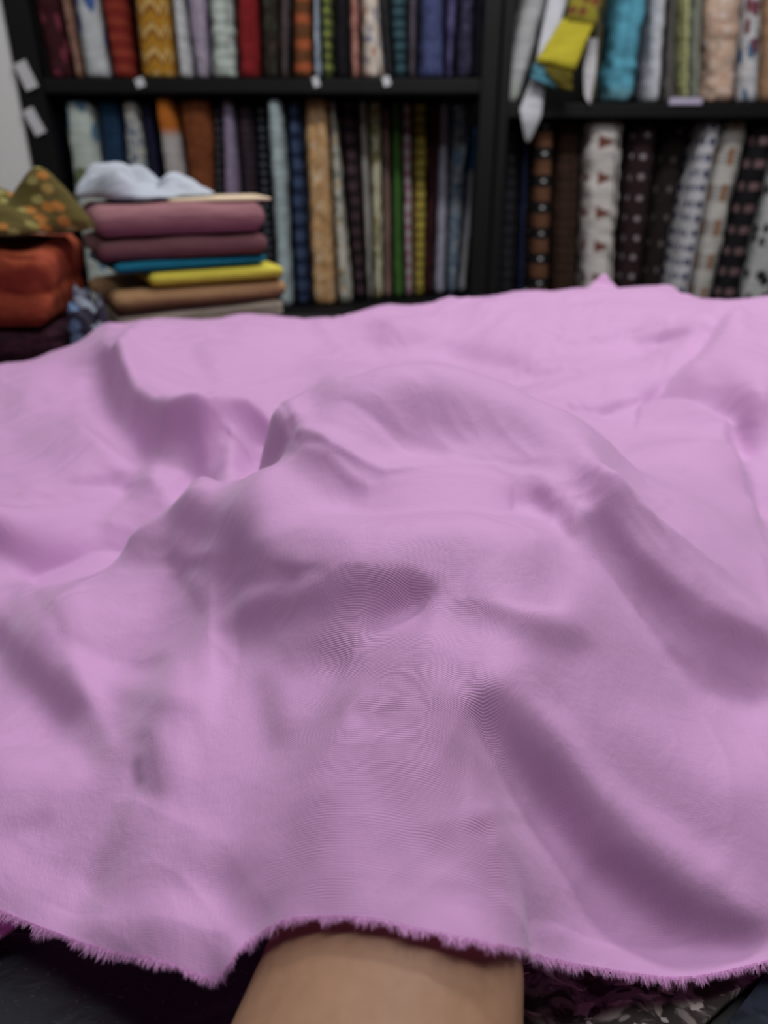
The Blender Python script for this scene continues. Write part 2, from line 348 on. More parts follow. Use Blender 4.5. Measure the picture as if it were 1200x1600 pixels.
lo('slim white leaning bolt with a blue top, last before the thick black post', C('ends', (200, 202, 210), (40, 110, 170), None, 1, 1, 1.16), 738, 747, 200, 717, 731, 424, 3.37)

ZR = ZUPR + 0.006
def ur(label, mat, a, b, c, d, yf=3.04, vb=140, z1=1.80, **k): bolt(UR, label, mat, a, b, 0, c, d, vb, yf, ZR, z1, **k)
ur('greyish white leaning bolt with green and orange border, beside the thick black post', C('ends', (176, 184, 176), (190, 192, 196), None, 1, 1, 1.455), 817, 858, 782, 818, 3.09, z1=1.8)
ur('khaki olive slim bolt behind the bright yellow cloth', C('plain', (116, 112, 82)), 930, 948, 920, 932, 3.1, z1=1.8)
ur('bright turquoise bolt with a grey printed hem on the upper right shelf', C('ends', (94, 150, 168), (84, 170, 200), None, 1, 1, 1.435), 950, 1014, 930, 990, 3.0, 155, z1=1.8, crinkle=0.006)
ur('bluish white bolt right of the turquoise bolt', C('plain', (206, 210, 222)), 1016, 1042, 1009, 1032, 3.04)
ur('grey taupe filler bolt standing for the dark gap beside the lime dotted bolt', C('plain', (96, 92, 92)), 1043, 1056, 1034, 1056, 3.09)  # filler bolt, its grey stands for the shade in an empty gap
ur('pale lime bolt with rows of fine dots on the upper right shelf', C('dots', (186, 190, 120), (206, 208, 160), None, 40, 40, 0.3), 1057, 1078, 1057, 1074, 3.05)
ur('sage grey bolt left of the wide peach bolt', C('plain', (140, 146, 132)), 1079, 1098, 1076, 1094, 3.06)
ur('wide peach crinkled bolt on the upper right shelf', C('blotch', (222, 190, 166), (210, 170, 148), (226, 206, 196), 9, 12), 1096, 1160, 1095, 1150, 3.03, crinkle=0.008)
ur('white bolt with maroon and blue flowers at the right edge of the picture', C('floral', (212, 212, 218), (130, 70, 84), (70, 110, 150), 17, 14, 0.36), 1163, 1192, 1152, 1188, 3.04)
ur('tan orange bolt cut by the right edge, upper shelf', C('plain', (190, 146, 110)), 1194, 1240, 1190, 1234, 3.05)

def lr(label, mat, a, b, vt, c, d, vb, yf, **k): bolt(LR, label, mat, a, b, vt, c, d, vb, yf, ZL, None, **k)
lr('black bolt with faint dots beside the thick black post, lower right shelf', C('dots', (20, 20, 26), (50, 48, 56), None, 24, 24, 0.22), 786, 814, 180, 772, 806, 440, 3.1)
lr('slim dark navy bolt left of the brown block-printed bolt', C('plain', (24, 34, 66)), 815, 829, 180, 807, 820, 430, 3.12)
lr('brown bolt with black blocks and white dots on the lower right shelf', C('block', (108, 68, 46), (26, 22, 26), (200, 200, 206), 8, 10.8), 831, 868, 180, 821, 858, 430, 3.06, crinkle=0.002)
lr('dark chocolate bolt with a faint weave, left of the triangle bolt', C('stripe', (64, 40, 28), (50, 32, 24), None, 30, 30, 0.2), 870, 910, 176, 860, 902, 455, 3.1)
lr('white bolt with brown triangles on the lower right shelf', C('tri', (212, 206, 204), (124, 70, 56), None, 9, 8.3), 918, 978, 176, 902, 958, 455, 3.04, crinkle=0.006)
lr('dark maroon bolt with scattered white dots', C('dots', (48, 28, 34), (160, 150, 156), None, 15, 14, 0.13), 986, 1032, 178, 962, 1000, 450, 3.08)
lr('dark brown bolt with sparse pale dots, right of the maroon dotted bolt', C('dots', (38, 28, 28), (120, 110, 110), None, 14, 10, 0.1), 1034, 1084, 184, 1002, 1032, 450, 3.14)
lr('white leaning bolt with navy dots on the lower right shelf', C('dots', (208, 208, 216), (44, 50, 110), None, 22, 19, 0.27), 1091, 1128, 188, 1040, 1078, 450, 3.05)
lr('greyish white checked bolt with small brown blocks', C('check', (206, 204, 200), (150, 146, 150), (160, 112, 76), 12, 8), 1130, 1174, 182, 1082, 1114, 455, 3.07)
lr('black bolt with small pink motifs, near the right edge', C('dash', (22, 20, 26), (130, 100, 106), None, 13, 13), 1176, 1218, 195, 1118, 1156, 460, 3.05)
lr('white bolt with black motif cut by the right edge, lower shelf', C('floral', (206, 208, 210), (40, 40, 48), None, 16, 16, 0.3), 1222, 1262, 195, 1160, 1206, 460, 3.08)

# ---- loose cloths on the right upper shelf
def sheet(name, pts_l, pts_r, mat, label, cat, group=None, thick=0.006, n=24, m=12, wob=0.006, seed=1):
    """a hanging or leaning folded cloth: left edge and right edge given as world points, made thick"""
    L = np.array(pts_l, float); R = np.array(pts_r, float)
    def samp(P, t):
        x = np.linspace(0, 1, len(P)); return np.stack([np.interp(t, x, P[:, i]) for i in range(3)], -1)
    t = np.linspace(0, 1, n); A, B = samp(L, t), samp(R, t); s = np.linspace(0, 1, m)[None, :, None]
    P = A[:, None]*(1 - s) + B[:, None]*s
    P[..., 1] += wob*vnoise(P[..., 0]*30 + seed*9, P[..., 2]*12, seed) - thick*np.sin(np.pi*s[..., 0])*0.5
    Q = P.copy(); Q[..., 1] += thick
    V = np.concatenate([P.reshape(-1, 3), Q.reshape(-1, 3)]); k = n*m
    F = grid_faces(n, m) + [tuple(i + k for i in f[::-1]) for f in grid_faces(n, m)]
    per = [i for i in range(m)] + [r*m + m - 1 for r in range(1, n)] + [(n - 1)*m + c for c in range(m - 2, -1, -1)] + [r*m for r in range(n - 2, 0, -1)]
    for i, a in enumerate(per):
        b = per[(i + 1) % len(per)]; F.append((b, a, a + k, b + k))
    uvs = [(p[0], p[2]) for p in V]
    return tag(mesh_obj(name, V, F, mat, None, uvs), label, cat, group)
def P3(u, v, y): x, z = at_y(u, v, y); return (x, y, z)
sheet('draped_cloth', [P3(868, -60, 3.04), P3(835, 110, 2.985), P3(820, 150, 2.975), P3(812, 172, 2.97), P3(821, 220, 2.97)], [P3(905, -60, 3.04), P3(868, 60, 2.99), P3(852, 130, 2.975), P3(846, 182, 2.97), P3(826, 224, 2.97)],
      C('ends', (170, 174, 182), (212, 214, 226), None, 1, 1, 1.33), 'white cloth strip hanging down over the front edge of the upper right shelf', 'cloth', None, 0.01, seed=3)
sheet('draped_cloth', [P3(920, 60, 3.03), P3(912, 110, 2.995), P3(914, 150, 2.985)], [P3(934, 60, 3.03), P3(930, 120, 2.995), P3(922, 165, 2.985)],
      C('plain', (206, 204, 212)), 'short white cloth end hanging left of the turquoise bolt', 'cloth', None, 0.008, seed=5)
# yellow folded cloth leaning out over the shelf, with its parts
def slab(name, corners, dy, mat, parent, seed):
    """thick folded cloth from 4 front corners (tl,tr,br,bl) as world points, extruded back dy, rounded rim"""
    tl, tr, br, bl = [np.array(c) for c in corners]; n, m = 14, 12; V = []; UV = []
    lay = 5
    for L_ in range(lay):
        g = L_/(lay - 1); ins = 0.06*(abs(2*g - 1)**3)
        for i in range(n):
            for j in range(m):
                a = ins + (1 - 2*ins)*i/(n - 1); b = ins + (1 - 2*ins)*j/(m - 1)
                p = (tl*(1 - b) + tr*b)*(1 - a) + (bl*(1 - b) + br*b)*a
                V.append((p[0], p[1] + dy*g + 0.006*float(vnoise(a*5 + seed, b*3, seed)), p[2])); UV.append((p[0], p[2]))
    k = n*m; F = list(grid_faces(n, m)) + [tuple(q + k*(lay - 1) for q in f[::-1]) for f in grid_faces(n, m)]
    per = [i for i in range(m)] + [r*m + m - 1 for r in range(1, n)] + [(n - 1)*m + c for c in range(m - 2, -1, -1)] + [r*m for r in range(n - 2, 0, -1)]
    for L_ in range(lay - 1):
        for i, a in enumerate(per):
            b = per[(i + 1) % len(per)]; F.append((b + L_*k, a + L_*k, a + (L_ + 1)*k, b + (L_ + 1)*k))
    return mesh_obj(name, V, F, mat, parent, UV)
yb = empty('folded_cloth', (0, 0, 0)); tag(yb, 'bright yellow folded cloth leaning out above the brown block-printed bolt, olive floral at its top', 'folded cloth')
slab('main_fold', (P3(880, 28, 2.935), P3(936, 24, 2.935), P3(899, 112, 2.90), P3(838, 96, 2.90)), 0.045, C('plain', (196, 182, 34)), yb, 1)
slab('floral_fold', (P3(901, -70, 2.94), P3(966, -74, 2.94), P3(931, 46, 2.925), P3(886, 34, 2.925)), 0.05, C('floral', (146, 136, 34), (70, 76, 34), (128, 66, 40), 30, 30, 0.42), yb, 2)
slab('olive_fold', (P3(840, 97, 2.91), P3(896, 112, 2.91), P3(896, 142, 2.925), P3(874, 138, 2.925)), 0.04, C('plain', (112, 100, 26)), yb, 3)
slab('turquoise_fold', (P3(834, 99, 2.915), P3(850, 101, 2.915), P3(872, 139, 2.93), P3(830, 122, 2.925)), 0.035, C('plain', (86, 158, 182)), yb, 4)

# ------------------------------------------------------------------ counter
ct = empty('counter', (0, 0.8, 0)); tag(ct, 'dark shop counter under the pink fabric and the folded stacks', 'counter')
box('counter_top', (-1.25, 0.115, TOP - 0.04), (1.25, 1.52, TOP), M_counter, ct, 0.006)
box('front_panel', (-1.2, 0.15, 0.05), (1.2, 0.18, TOP - 0.04), M_counter, ct)
box('back_panel', (-1.2, 1.45, 0.05), (1.2, 1.48, TOP - 0.04), M_counter, ct)
for x in (-1.2, 1.17): box('side_panel', (x, 0.18, 0.0), (x + 0.03, 1.45, TOP - 0.04), M_counter, ct)

# ------------------------------------------------------------------ folded stacks
def soft_box(name, w_, d_, h_, r, mat, loc, rz, wob=0.004, layers=3, groove=0.003, seed=1, parent=None, taper=0.0, n=(34, 24, 14)):
    bm = bmesh.new(); nx, ny, nz = n; vid = {}
    def vert(i, j, k):
        if (i, j, k) not in vid: vid[(i, j, k)] = bm.verts.new((i/nx - 0.5, j/ny - 0.5, k/nz))
        return vid[(i, j, k)]
    def quad(*q): bm.faces.new([vert(*p) for p in q])
    for i in range(nx):
        for j in range(ny):
            quad((i, j, 0), (i, j + 1, 0), (i + 1, j + 1, 0), (i + 1, j, 0)); quad((i, j, nz), (i + 1, j, nz), (i + 1, j + 1, nz), (i, j + 1, nz))
    for i in range(nx):
        for k in range(nz):
            quad((i, 0, k), (i + 1, 0, k), (i + 1, 0, k + 1), (i, 0, k + 1)); quad((i, ny, k), (i, ny, k + 1), (i + 1, ny, k + 1), (i + 1, ny, k))
    for j in range(ny):
        for k in range(nz):
            quad((0, j, k), (0, j, k + 1), (0, j + 1, k + 1), (0, j + 1, k)); quad((nx, j, k), (nx, j + 1, k), (nx, j + 1, k + 1), (nx, j, k + 1))
    P = np.array([tuple(v.co) for v in bm.verts]); half = np.array([w_/2, d_/2, h_/2])
    p = np.stack([P[:, 0]*w_, P[:, 1]*d_, (P[:, 2] - 0.5)*h_], 1); inner = np.clip(p, -(half - r), half - r); dv = p - inner
    ln = np.linalg.norm(dv, axis=1, keepdims=True); p = np.where(ln > 1e-9, inner + dv/np.maximum(ln, 1e-9)*r, p)
    side = np.maximum(np.abs(p[:, 0])/half[0], np.abs(p[:, 1])/half[1]) > 0.9
    g = np.abs(np.sin((p[:, 2]/h_ + 0.5)*math.pi*layers + 0.25*vnoise(p[:, 0]*9, p[:, 1]*9, seed)))**0.5
    sh = 1 - (1 - g)*groove/half[0]*side; sh2 = 1 - (1 - g)*groove/half[1]*side
    p[:, 0] *= sh*(1 + taper*p[:, 2]/h_); p[:, 1] *= sh2*(1 + taper*p[:, 2]/h_)
    free = np.clip((p[:, 2] + h_/2)/h_*2.0, 0, 1)
    p[:, 2] += wob*free*vnoise(p[:, 0]*14, p[:, 1]*14, seed) ; p[:, 0] += wob*vnoise(p[:, 1]*18, p[:, 2]*25, seed + 3); p[:, 1] += wob*vnoise(p[:, 0]*18, p[:, 2]*25, seed + 7)
    p[:, 2] += h_/2
    for v, q in zip(bm.verts, p): v.co = q
    me = bpy.data.meshes.new(name); bm.normal_update(); bm.to_mesh(me); bm.free()
    lay = me.uv_layers.new(name='UVMap'); li = np.empty(len(me.loops), np.int32); me.loops.foreach_get('vertex_index', li)
    lay.data.foreach_set('uv', np.stack([p[:, 0] + 0.3*p[:, 1], p[:, 2] + p[:, 1]], 1).astype(np.float32)[li].ravel())
    me.polygons.foreach_set('use_smooth', [True]*len(me.polygons)); me.materials.append(mat)
    o = bpy.data.objects.new(name, me); COL.objects.link(o); o.location = loc; o.rotation_euler = (0, 0, rz)
    if parent: o.parent = parent
    return o
RZ = math.radians(28)
SX, SY = -0.345, 1.345            # centre of the right hand stack
ex, ey = np.array([math.cos(RZ), math.sin(RZ)]), np.array([-math.sin(RZ), math.cos(RZ)])
def st(dx, dy): return SX + ex[0]*dx + ey[0]*dy, SY + ex[1]*dx + ey[1]*dy
G1 = 'folded fabrics in the stack left of centre'
def fold(label, mat, w_, d_, h_, z, dx=0, dy=0, rz=0.0, **k):
    x, y = st(dx, dy); return tag(soft_box('folded_fabric', w_, d_, h_, min(h_*0.48, 0.022), mat, (x, y, z), RZ + rz, **k), label, 'folded fabric', G1)
fold('dark maroon folded fabric lying flat under the beige one', C('blotch', (60, 24, 38), (48, 20, 30), None, 20), 0.30, 0.23, 0.028, TOP + 0.001, 0, 0.0, seed=11, wob=0.0)
fold('beige grey folded fabric at the bottom of the stack', C('plain', (168, 156, 138)), 0.285, 0.215, 0.034, 0.981, 0.0, 0, seed=12, wob=0.002, layers=2)
fold('tan brown folded fabric between the beige and the yellow ones', C('plain', (168, 126, 84)), 0.292, 0.225, 0.031, 1.0165, 0.0, 0.0, 0.03, seed=13, wob=0.002, layers=1)
fold('bright yellow folded fabric in the middle of the stack', C('plain', (204, 190, 52)), 0.225, 0.2, 0.022, 1.0495, 0.030, -0.012, 0.0, seed=14, wob=0.0015, layers=1)
fold('teal blue folded fabric lying on the yellow one', C('plain', (6, 112, 142)), 0.25, 0.2, 0.015, 1.0735, -0.010, 0.0, 0.05, seed=15, wob=0.0012, layers=1)
fold('dark dusty mauve folded fabric lying on the teal one', C('plain', (116, 72, 78)), 0.275, 0.205, 0.030, 1.0905, -0.012, 0.0, -0.03, seed=16, wob=0.003, layers=1)
fold('dusty rose folded fabric, thick and uppermost of the plain folds', C('plain', (152, 100, 108)), 0.272, 0.21, 0.044, 1.1255, -0.010, 0.0, -0.05, seed=17, wob=0.003, layers=1)
# crumpled white cloth and thin boards on top
def heap(name, cx, cy, rx, ry, z0, hfun, mat, rz=0.0, n=56, seed=1, uvs=1.0):
    """closed low heap of cloth: radial grid, top by hfun(x,y), rim rolled under"""
    V = []; UV = []; nr = 22; c_, s_ = math.cos(rz), math.sin(rz)
    for r in range(nr):
        f = r/(nr - 1)
        for a in range(n):
            th = 2*math.pi*a/n; wob = 1 + 0.13*float(vnoise(math.cos(th)*2 + seed, math.sin(th)*2, seed))
            x, y = math.cos(th)*f*wob, math.sin(th)*f*wob
            h = hfun(x, y)*max(0.0, 1 - f**5)
            X, Y = x*rx, y*ry; V.append((cx + X*c_ - Y*s_, cy + X*s_ + Y*c_, z0 + 0.002 + h)); UV.append((X*uvs, Y*uvs + h))
    F = grid_faces(nr, n, True); k = len(V)
    for a in range(n):
        v = V[(nr - 1)*n + a]; V.append((cx + (v[0] - cx)*0.94, cy + (v[1] - cy)*0.94, z0)); UV.append(UV[(nr - 1)*n + a])
    for a in range(n): b = (a + 1) % n; F.append(((nr - 1)*n + a, (nr - 1)*n + b, k + b, k + a))
    F.append(tuple(range(k + n - 1, k - 1, -1)))
    return mesh_obj(name, V, F, mat, None, UV)
x, y = st(-0.045, 0.01)
wz = lambda X, Y: 0.036*(0.55 + 0.55*float(vnoise(X*2.0 + 3, Y*2.2, 2)) + 0.35*abs(float(vnoise(X*4 + 1, Y*4, 8)))) * (1.15 - 0.35*X)
t = tag(heap('crumpled_cloth', x, y, 0.105, 0.085, 1.1775, wz, C('plain', (176, 184, 198)), RZ, seed=2), 'white crumpled cloth lying on top of the dusty rose fold', 'cloth')
x, y = st(0.055, -0.035)
tag(soft_box('thin_board', 0.165, 0.11, 0.006, 0.0028, plain('tan_card', (206, 186, 158), 0.7), (x, y, 1.1705), RZ - 0.1, wob=0.0, layers=1, groove=0, n=(16, 12, 4)), 'thin tan board poking out from under the white crumpled cloth', 'board')

# left pile
G2 = 'folded fabrics heaped at the left edge'
tag(soft_box('folded_fabric', 0.40, 0.18, 0.06, 0.028, C('blotch', (66, 26, 44), (46, 18, 30), None, 14), (-0.67, 1.165, TOP + 0.001), 0.05, wob=0.004, layers=3, seed=21), 'dark maroon folded fabric at the bottom of the left pile', 'folded fabric', G2)
o = tag(soft_box('folded_fabric', 0.34, 0.17, 0.110, 0.018, C('blotch', (172, 72, 40), (156, 60, 34), None, 10), (-0.645, 1.16, 1.014), 0.05, wob=0.008, layers=2, groove=0.008, seed=22, taper=0.10, n=(40, 24, 22)), 'orange folded fabric on the left pile under the olive scarf', 'folded fabric', G2)
hz = lambda X, Y: 0.055*(0.75 + 0.5*float(vnoise(X*2.2 + 5, Y*2.0, 4)) + 0.5*abs(float(vnoise(X*3.4 + 2, Y*3.2, 9)))) + 0.035*math.exp(-((X - 0.72)/0.22)**2 - (Y/0.5)**2)
tag(heap('patterned_scarf', -0.62, 1.15, 0.19, 0.085, 1.141, hz, C('floral', (92, 80, 30), (176, 110, 40), (146, 138, 70), 44, 44, 0.36), 0.05, seed=5), 'olive mustard patterned scarf bunched on the orange fabric', 'scarf')
hb = lambda X, Y: 0.078*(0.8 + 0.4*float(vnoise(X*2.5, Y*2.5, 14)))
tag(heap('bundled_cloth', -0.437, 1.12, 0.030, 0.03, TOP + 0.03, hb, C('floral', (52, 48, 66), (104, 136, 176), (140, 150, 166), 40, 40, 0.42), 0.0, seed=6, n=36), 'blue and grey patterned cloth bundled between the orange fabric and the beige fold', 'cloth')
# small pale parcel on the lower right shelf
x, z = at_y(788, 452, 3.12)
hp = lambda X, Y: 0.05*(0.8 + 0.5*float(vnoise(X*2.2, Y*2.2, 31)))
tag(heap('plastic_bag', 0.535, 3.06, 0.068, 0.036, ZL + 0.001, hp, C('blotch', (176, 190, 196), (190, 200, 204), None, 12), -0.1, seed=9, n=36), 'pale crumpled plastic bag on the lower shelf right of the thick black post', 'bag')

# ------------------------------------------------------------------ pink fabric
def UVH(u, v, h):
    if h > 0.085: h = 0.085 + (h - 0.085)*0.72
    x, y = at_h(u, v, h); return (x, y, h)
def UVY(u, v, Y): x, z = at_y(u, v, Y); return (x, Y, z - TOP)
HEM = [(-240, 1440, .02), (-120, 1425, .022), (0, 1424, .032), (60, 1450, .038), (130, 1476, .046), (200, 1496, .053), (280, 1515, .058), (345, 1530, .060), (358, 1505, .066), (385, 1478, .068), (410, 1466, .071), (430, 1452, .077), (500, 1444, .083), (560, 1446, .086), (640, 1462, .086), (720, 1474, .085), (770, 1484, .081), (800, 1490, .072), (815, 1494, .064), (840, 1499, .05), (870, 1504, .042), (950, 1519, .032), (1050, 1531, .022), (1130, 1522, .02), (1200, 1504, .022), (1350, 1470, .03), (1500, 1440, .03)]
CTRL = []
for a in [(0, 570, .95), (80, 540, 1.0), (150, 519, 1.05), (250, 502, 1.08), (380, 491, 1.15), (500, 483, 1.2), (600, 480, 1.22), (700, 467, 1.25), (800, 458, 1.27), (900, 455, 1.27), (1050, 449, 1.24), (1130, 469, 1.14), (1200, 461, 1.08), (1300, 455, 1.05)]:
    CTRL.append(UVY(*a)); p = CTRL[-1]; CTRL.append((p[0]*1.04, p[1] + 0.055, max(0.012, p[2]*0.45)))
for a in [(250, 640, .055), (350, 700, .032), (420, 690, .034), (300, 580, .055), (450, 560, .05), (100, 600, .05), (0, 650, .05), (100, 720, .045), (0, 780, .045), (100, 850, .03), (0, 880, .035),
          (0, 1000, .025), (100, 1180, .044), (0, 1200, .038), (0, 1320, .036), (-150, 700, .05), (-150, 1000, .03), (-150, 1300, .02), (700, 530, .045), (800, 560, .045), (1000, 560, .05), (950, 640, .043),
          (1000, 720, .06), (1100, 700, .065), (1170, 800, .03), (1150, 560, .10), (1190, 620, .08), (1185, 700, .045), (1350, 600, .08), (1350, 800, .05), (1350, 1000, .06), (1350, 1250, .04),
          # tent over the hand
          (200, 880, .06), (100, 960, .042), (300, 800, .10), (400, 735, .142), (450, 672, .165), (500, 605, .185), (640, 573, .193), (740, 580, .19), (800, 600, .186), (850, 645, .177), (885, 690, .165), (900, 725, .155),
          (1000, 787, .125), (1100, 872, .098), (1200, 940, .073),
          (650, 660, .18), (650, 740, .165), (780, 740, .165), (520, 740, .163), (640, 850, .145), (500, 830, .14), (800, 850, .143), (700, 950, .127), (700, 1020, .12), (650, 1100, .112), (600, 1300, .1), (600, 1445, .086), (720, 1460, .084), (480, 1450, .078), (490, 1300, .092), (730, 1300, .098), (740, 1150, .107),
          (250, 930, .058), (400, 1000, .088), (250, 1100, .072), (300, 1300, .074), (150, 1330, .054), (250, 1440, .062), (350, 1410, .066), (100, 1400, .046), (800, 1400, .079), (795, 1300, .086), (400, 1150, .088), (400, 1300, .082), (430, 1400, .076),
          (850, 1000, .112), (900, 880, .125), (1050, 1000, .082), (1150, 1080, .06), (1000, 1120, .075), (1150, 1250, .05), (850, 1130, .09), (850, 1250, .068), (950, 1370, .045), (1050, 1440, .03), (870, 1440, .056), (950, 1500, .034), (1200, 1400, .03)]:
    CTRL.append(UVH(*a))
for p in [(0.03, .58, .115), (0.0, .64, .07), (0.02, .71, .045), (0.0, .80, .034), (.13, .54, .09), (.13, .62, .055), (-.11, .56, .065), (-.13, .62, .042), (-.2, .52, .042), (.24, .47, .065), (0.0, .95, .045),
          (-.9, .5, .02), (-.9, 1.0, .03), (.95, .6, .05), (.95, 1.1, .06), (-.5, .25, .012), (.5, .25, .02)]: CTRL.append(p)
CTRL = [p for p in CTRL if all(math.hypot(p[0] - q[0], p[1] - q[1]) > 0.012 for q in (UVH(*a) for a in HEM))] + [UVH(*a) for a in HEM]
CTRL = np.array(CTRL)
def tps_fit(P, lam=2e-4):
    n = len(P); D = np.linalg.norm(P[:, None, :2] - P[None, :, :2], axis=2); K = D + np.eye(n)*lam*0
    # blend of linear and cubic kernels keeps the ridges taut without overshoot
    Q = np.c_[np.ones(n), P[:, :2]]; A = np.zeros((n + 3, n + 3)); A[:n, :n] = kern(D) - np.eye(n)*lam; A[:n, n:] = Q; A[n:, :n] = Q.T
    return np.linalg.solve(A, np.r_[P[:, 2], 0, 0, 0])
def kern(D): return np.sqrt(D*D + 0.008**2)
WT = tps_fit(CTRL)
def base_h(x, y):
    s = x.shape; x, y = x.ravel(), y.ravel(); out = np.empty(len(x)); n = len(CTRL)
    for i in range(0, len(x), 20000):
        X, Y = x[i:i + 20000], y[i:i + 20000]; D = np.hypot(X[:, None] - CTRL[None, :, 0], Y[:, None] - CTRL[None, :, 1])
        out[i:i + 20000] = kern(D) @ WT[:n] + WT[n] + WT[n + 1]*X + WT[n + 2]*Y
    return out.reshape(s)
def hit(u, v):
    d = ray(u, v); t = np.linspace(0.12, 1.6, 700)/CP; p = d[None]*t[:, None]; z = CAMZ - TOP + p[:, 2]
    below = np.nonzero(z < base_h(p[:, 0], p[:, 1]) + relief_at(p[:, 0], p[:, 1]))[0]
    i = below[0] if len(below) else len(t) - 1
    return p[i, :2]
# strokes: pixel polyline on the visible surface, height (mm), width left / right of travel (mm), profile power
STROKES = [
    ([(398, 737), (470, 745), (575, 757)], -2.6, 3, 5, 1.3), ([(600, 753), (700, 756), (845, 749)], -1.8, 3, 6, 1.3), ([(265, 908), (340, 908), (460, 905), (560, 902)], -2.2, 3, 5, 1.3),
    ([(0, 787), (100, 787), (200, 783)], -2, 10, 4, 1.4), ([(120, 668), (160, 700), (215, 738)], 2.5, 6, 10, 1.4), ([(520, 660), (600, 690), (650, 720)], -1, 4, 4, 1.3), ([(700, 735), (780, 728), (860, 720)], -1.2, 4, 4, 1.3),
    ([(330, 900), (328, 1000), (335, 1100)], 1.2, 5, 5, 1.3), ([(365, 905), (372, 1000), (368, 1080)], -1.2, 5, 5, 1.3), ([(955, 860), (1040, 925), (1140, 985)], -2, 5, 6, 1.3), ([(1000, 960), (1040, 1010), (1090, 1050)], 1.5, 5, 6, 1.3),
    ([(395, 733), (440, 731), (520, 740), (600, 747), (680, 748), (760, 744), (850, 738), (882, 712)], 4.5, 16, 4, 1.3),
    ([(290, 900), (380, 903), (520, 896), (620, 902)], 3.5, 20, 4, 1.4),
    ([(885, 700), (940, 745), (1000, 790), (1100, 872), (1200, 942)], 6, 14, 9, 1.5),
    ([(100, 955), (200, 880), (300, 800), (390, 738)], 2, 9, 14, 1.6),
    ([(0, 850), (60, 935), (125, 1040), (185, 1140), (212, 1200)], 9, 16, 13, 1.7),
    ([(0, 781), (100, 781), (170, 779), (212, 768)], 7, 7, 16, 1.5),
    ([(235, 500), (190, 545), (195, 590), (222, 628), (265, 650), (330, 652), (420, 645)], 13, 22, 12, 1.5),
    ([(120, 640), (130, 680), (170, 722), (225, 752), (290, 795)], 4, 16, 11, 1.5),
    ([(1132, 480), (1075, 560), (1010, 622), (950, 640)], -13, 14, 24, 1.6),
    ([(1170, 480), (1110, 540), (1060, 600), (1000, 628)], 9, 24, 14, 1.8),
    ([(940, 642), (1000, 622), (1070, 648), (1125, 680), (1142, 730), (1160, 800), (1195, 870)], 17, 8, 40, 1.6),
    ([(720, 612), (800, 598), (880, 582), (940, 572)], -5, 10, 16, 1.6),
    ([(885, 638), (915, 642), (945, 640)], -5, 12, 12, 1.8),
    ([(1010, 537), (1060, 526), (1120, 510)], -5, 8, 10, 1.6),
    ([(640, 1320), (720, 1290), (800, 1290)], 1.2, 5, 8, 1.4),
    ([(795, 1350), (790, 1420), (770, 1470)], 1.2, 6, 6, 1.6),
    ([(1050, 1400), (1100, 1440), (1200, 1450)], 2, 5, 9, 1.5),
]
SLOPE_GAIN = 2.1
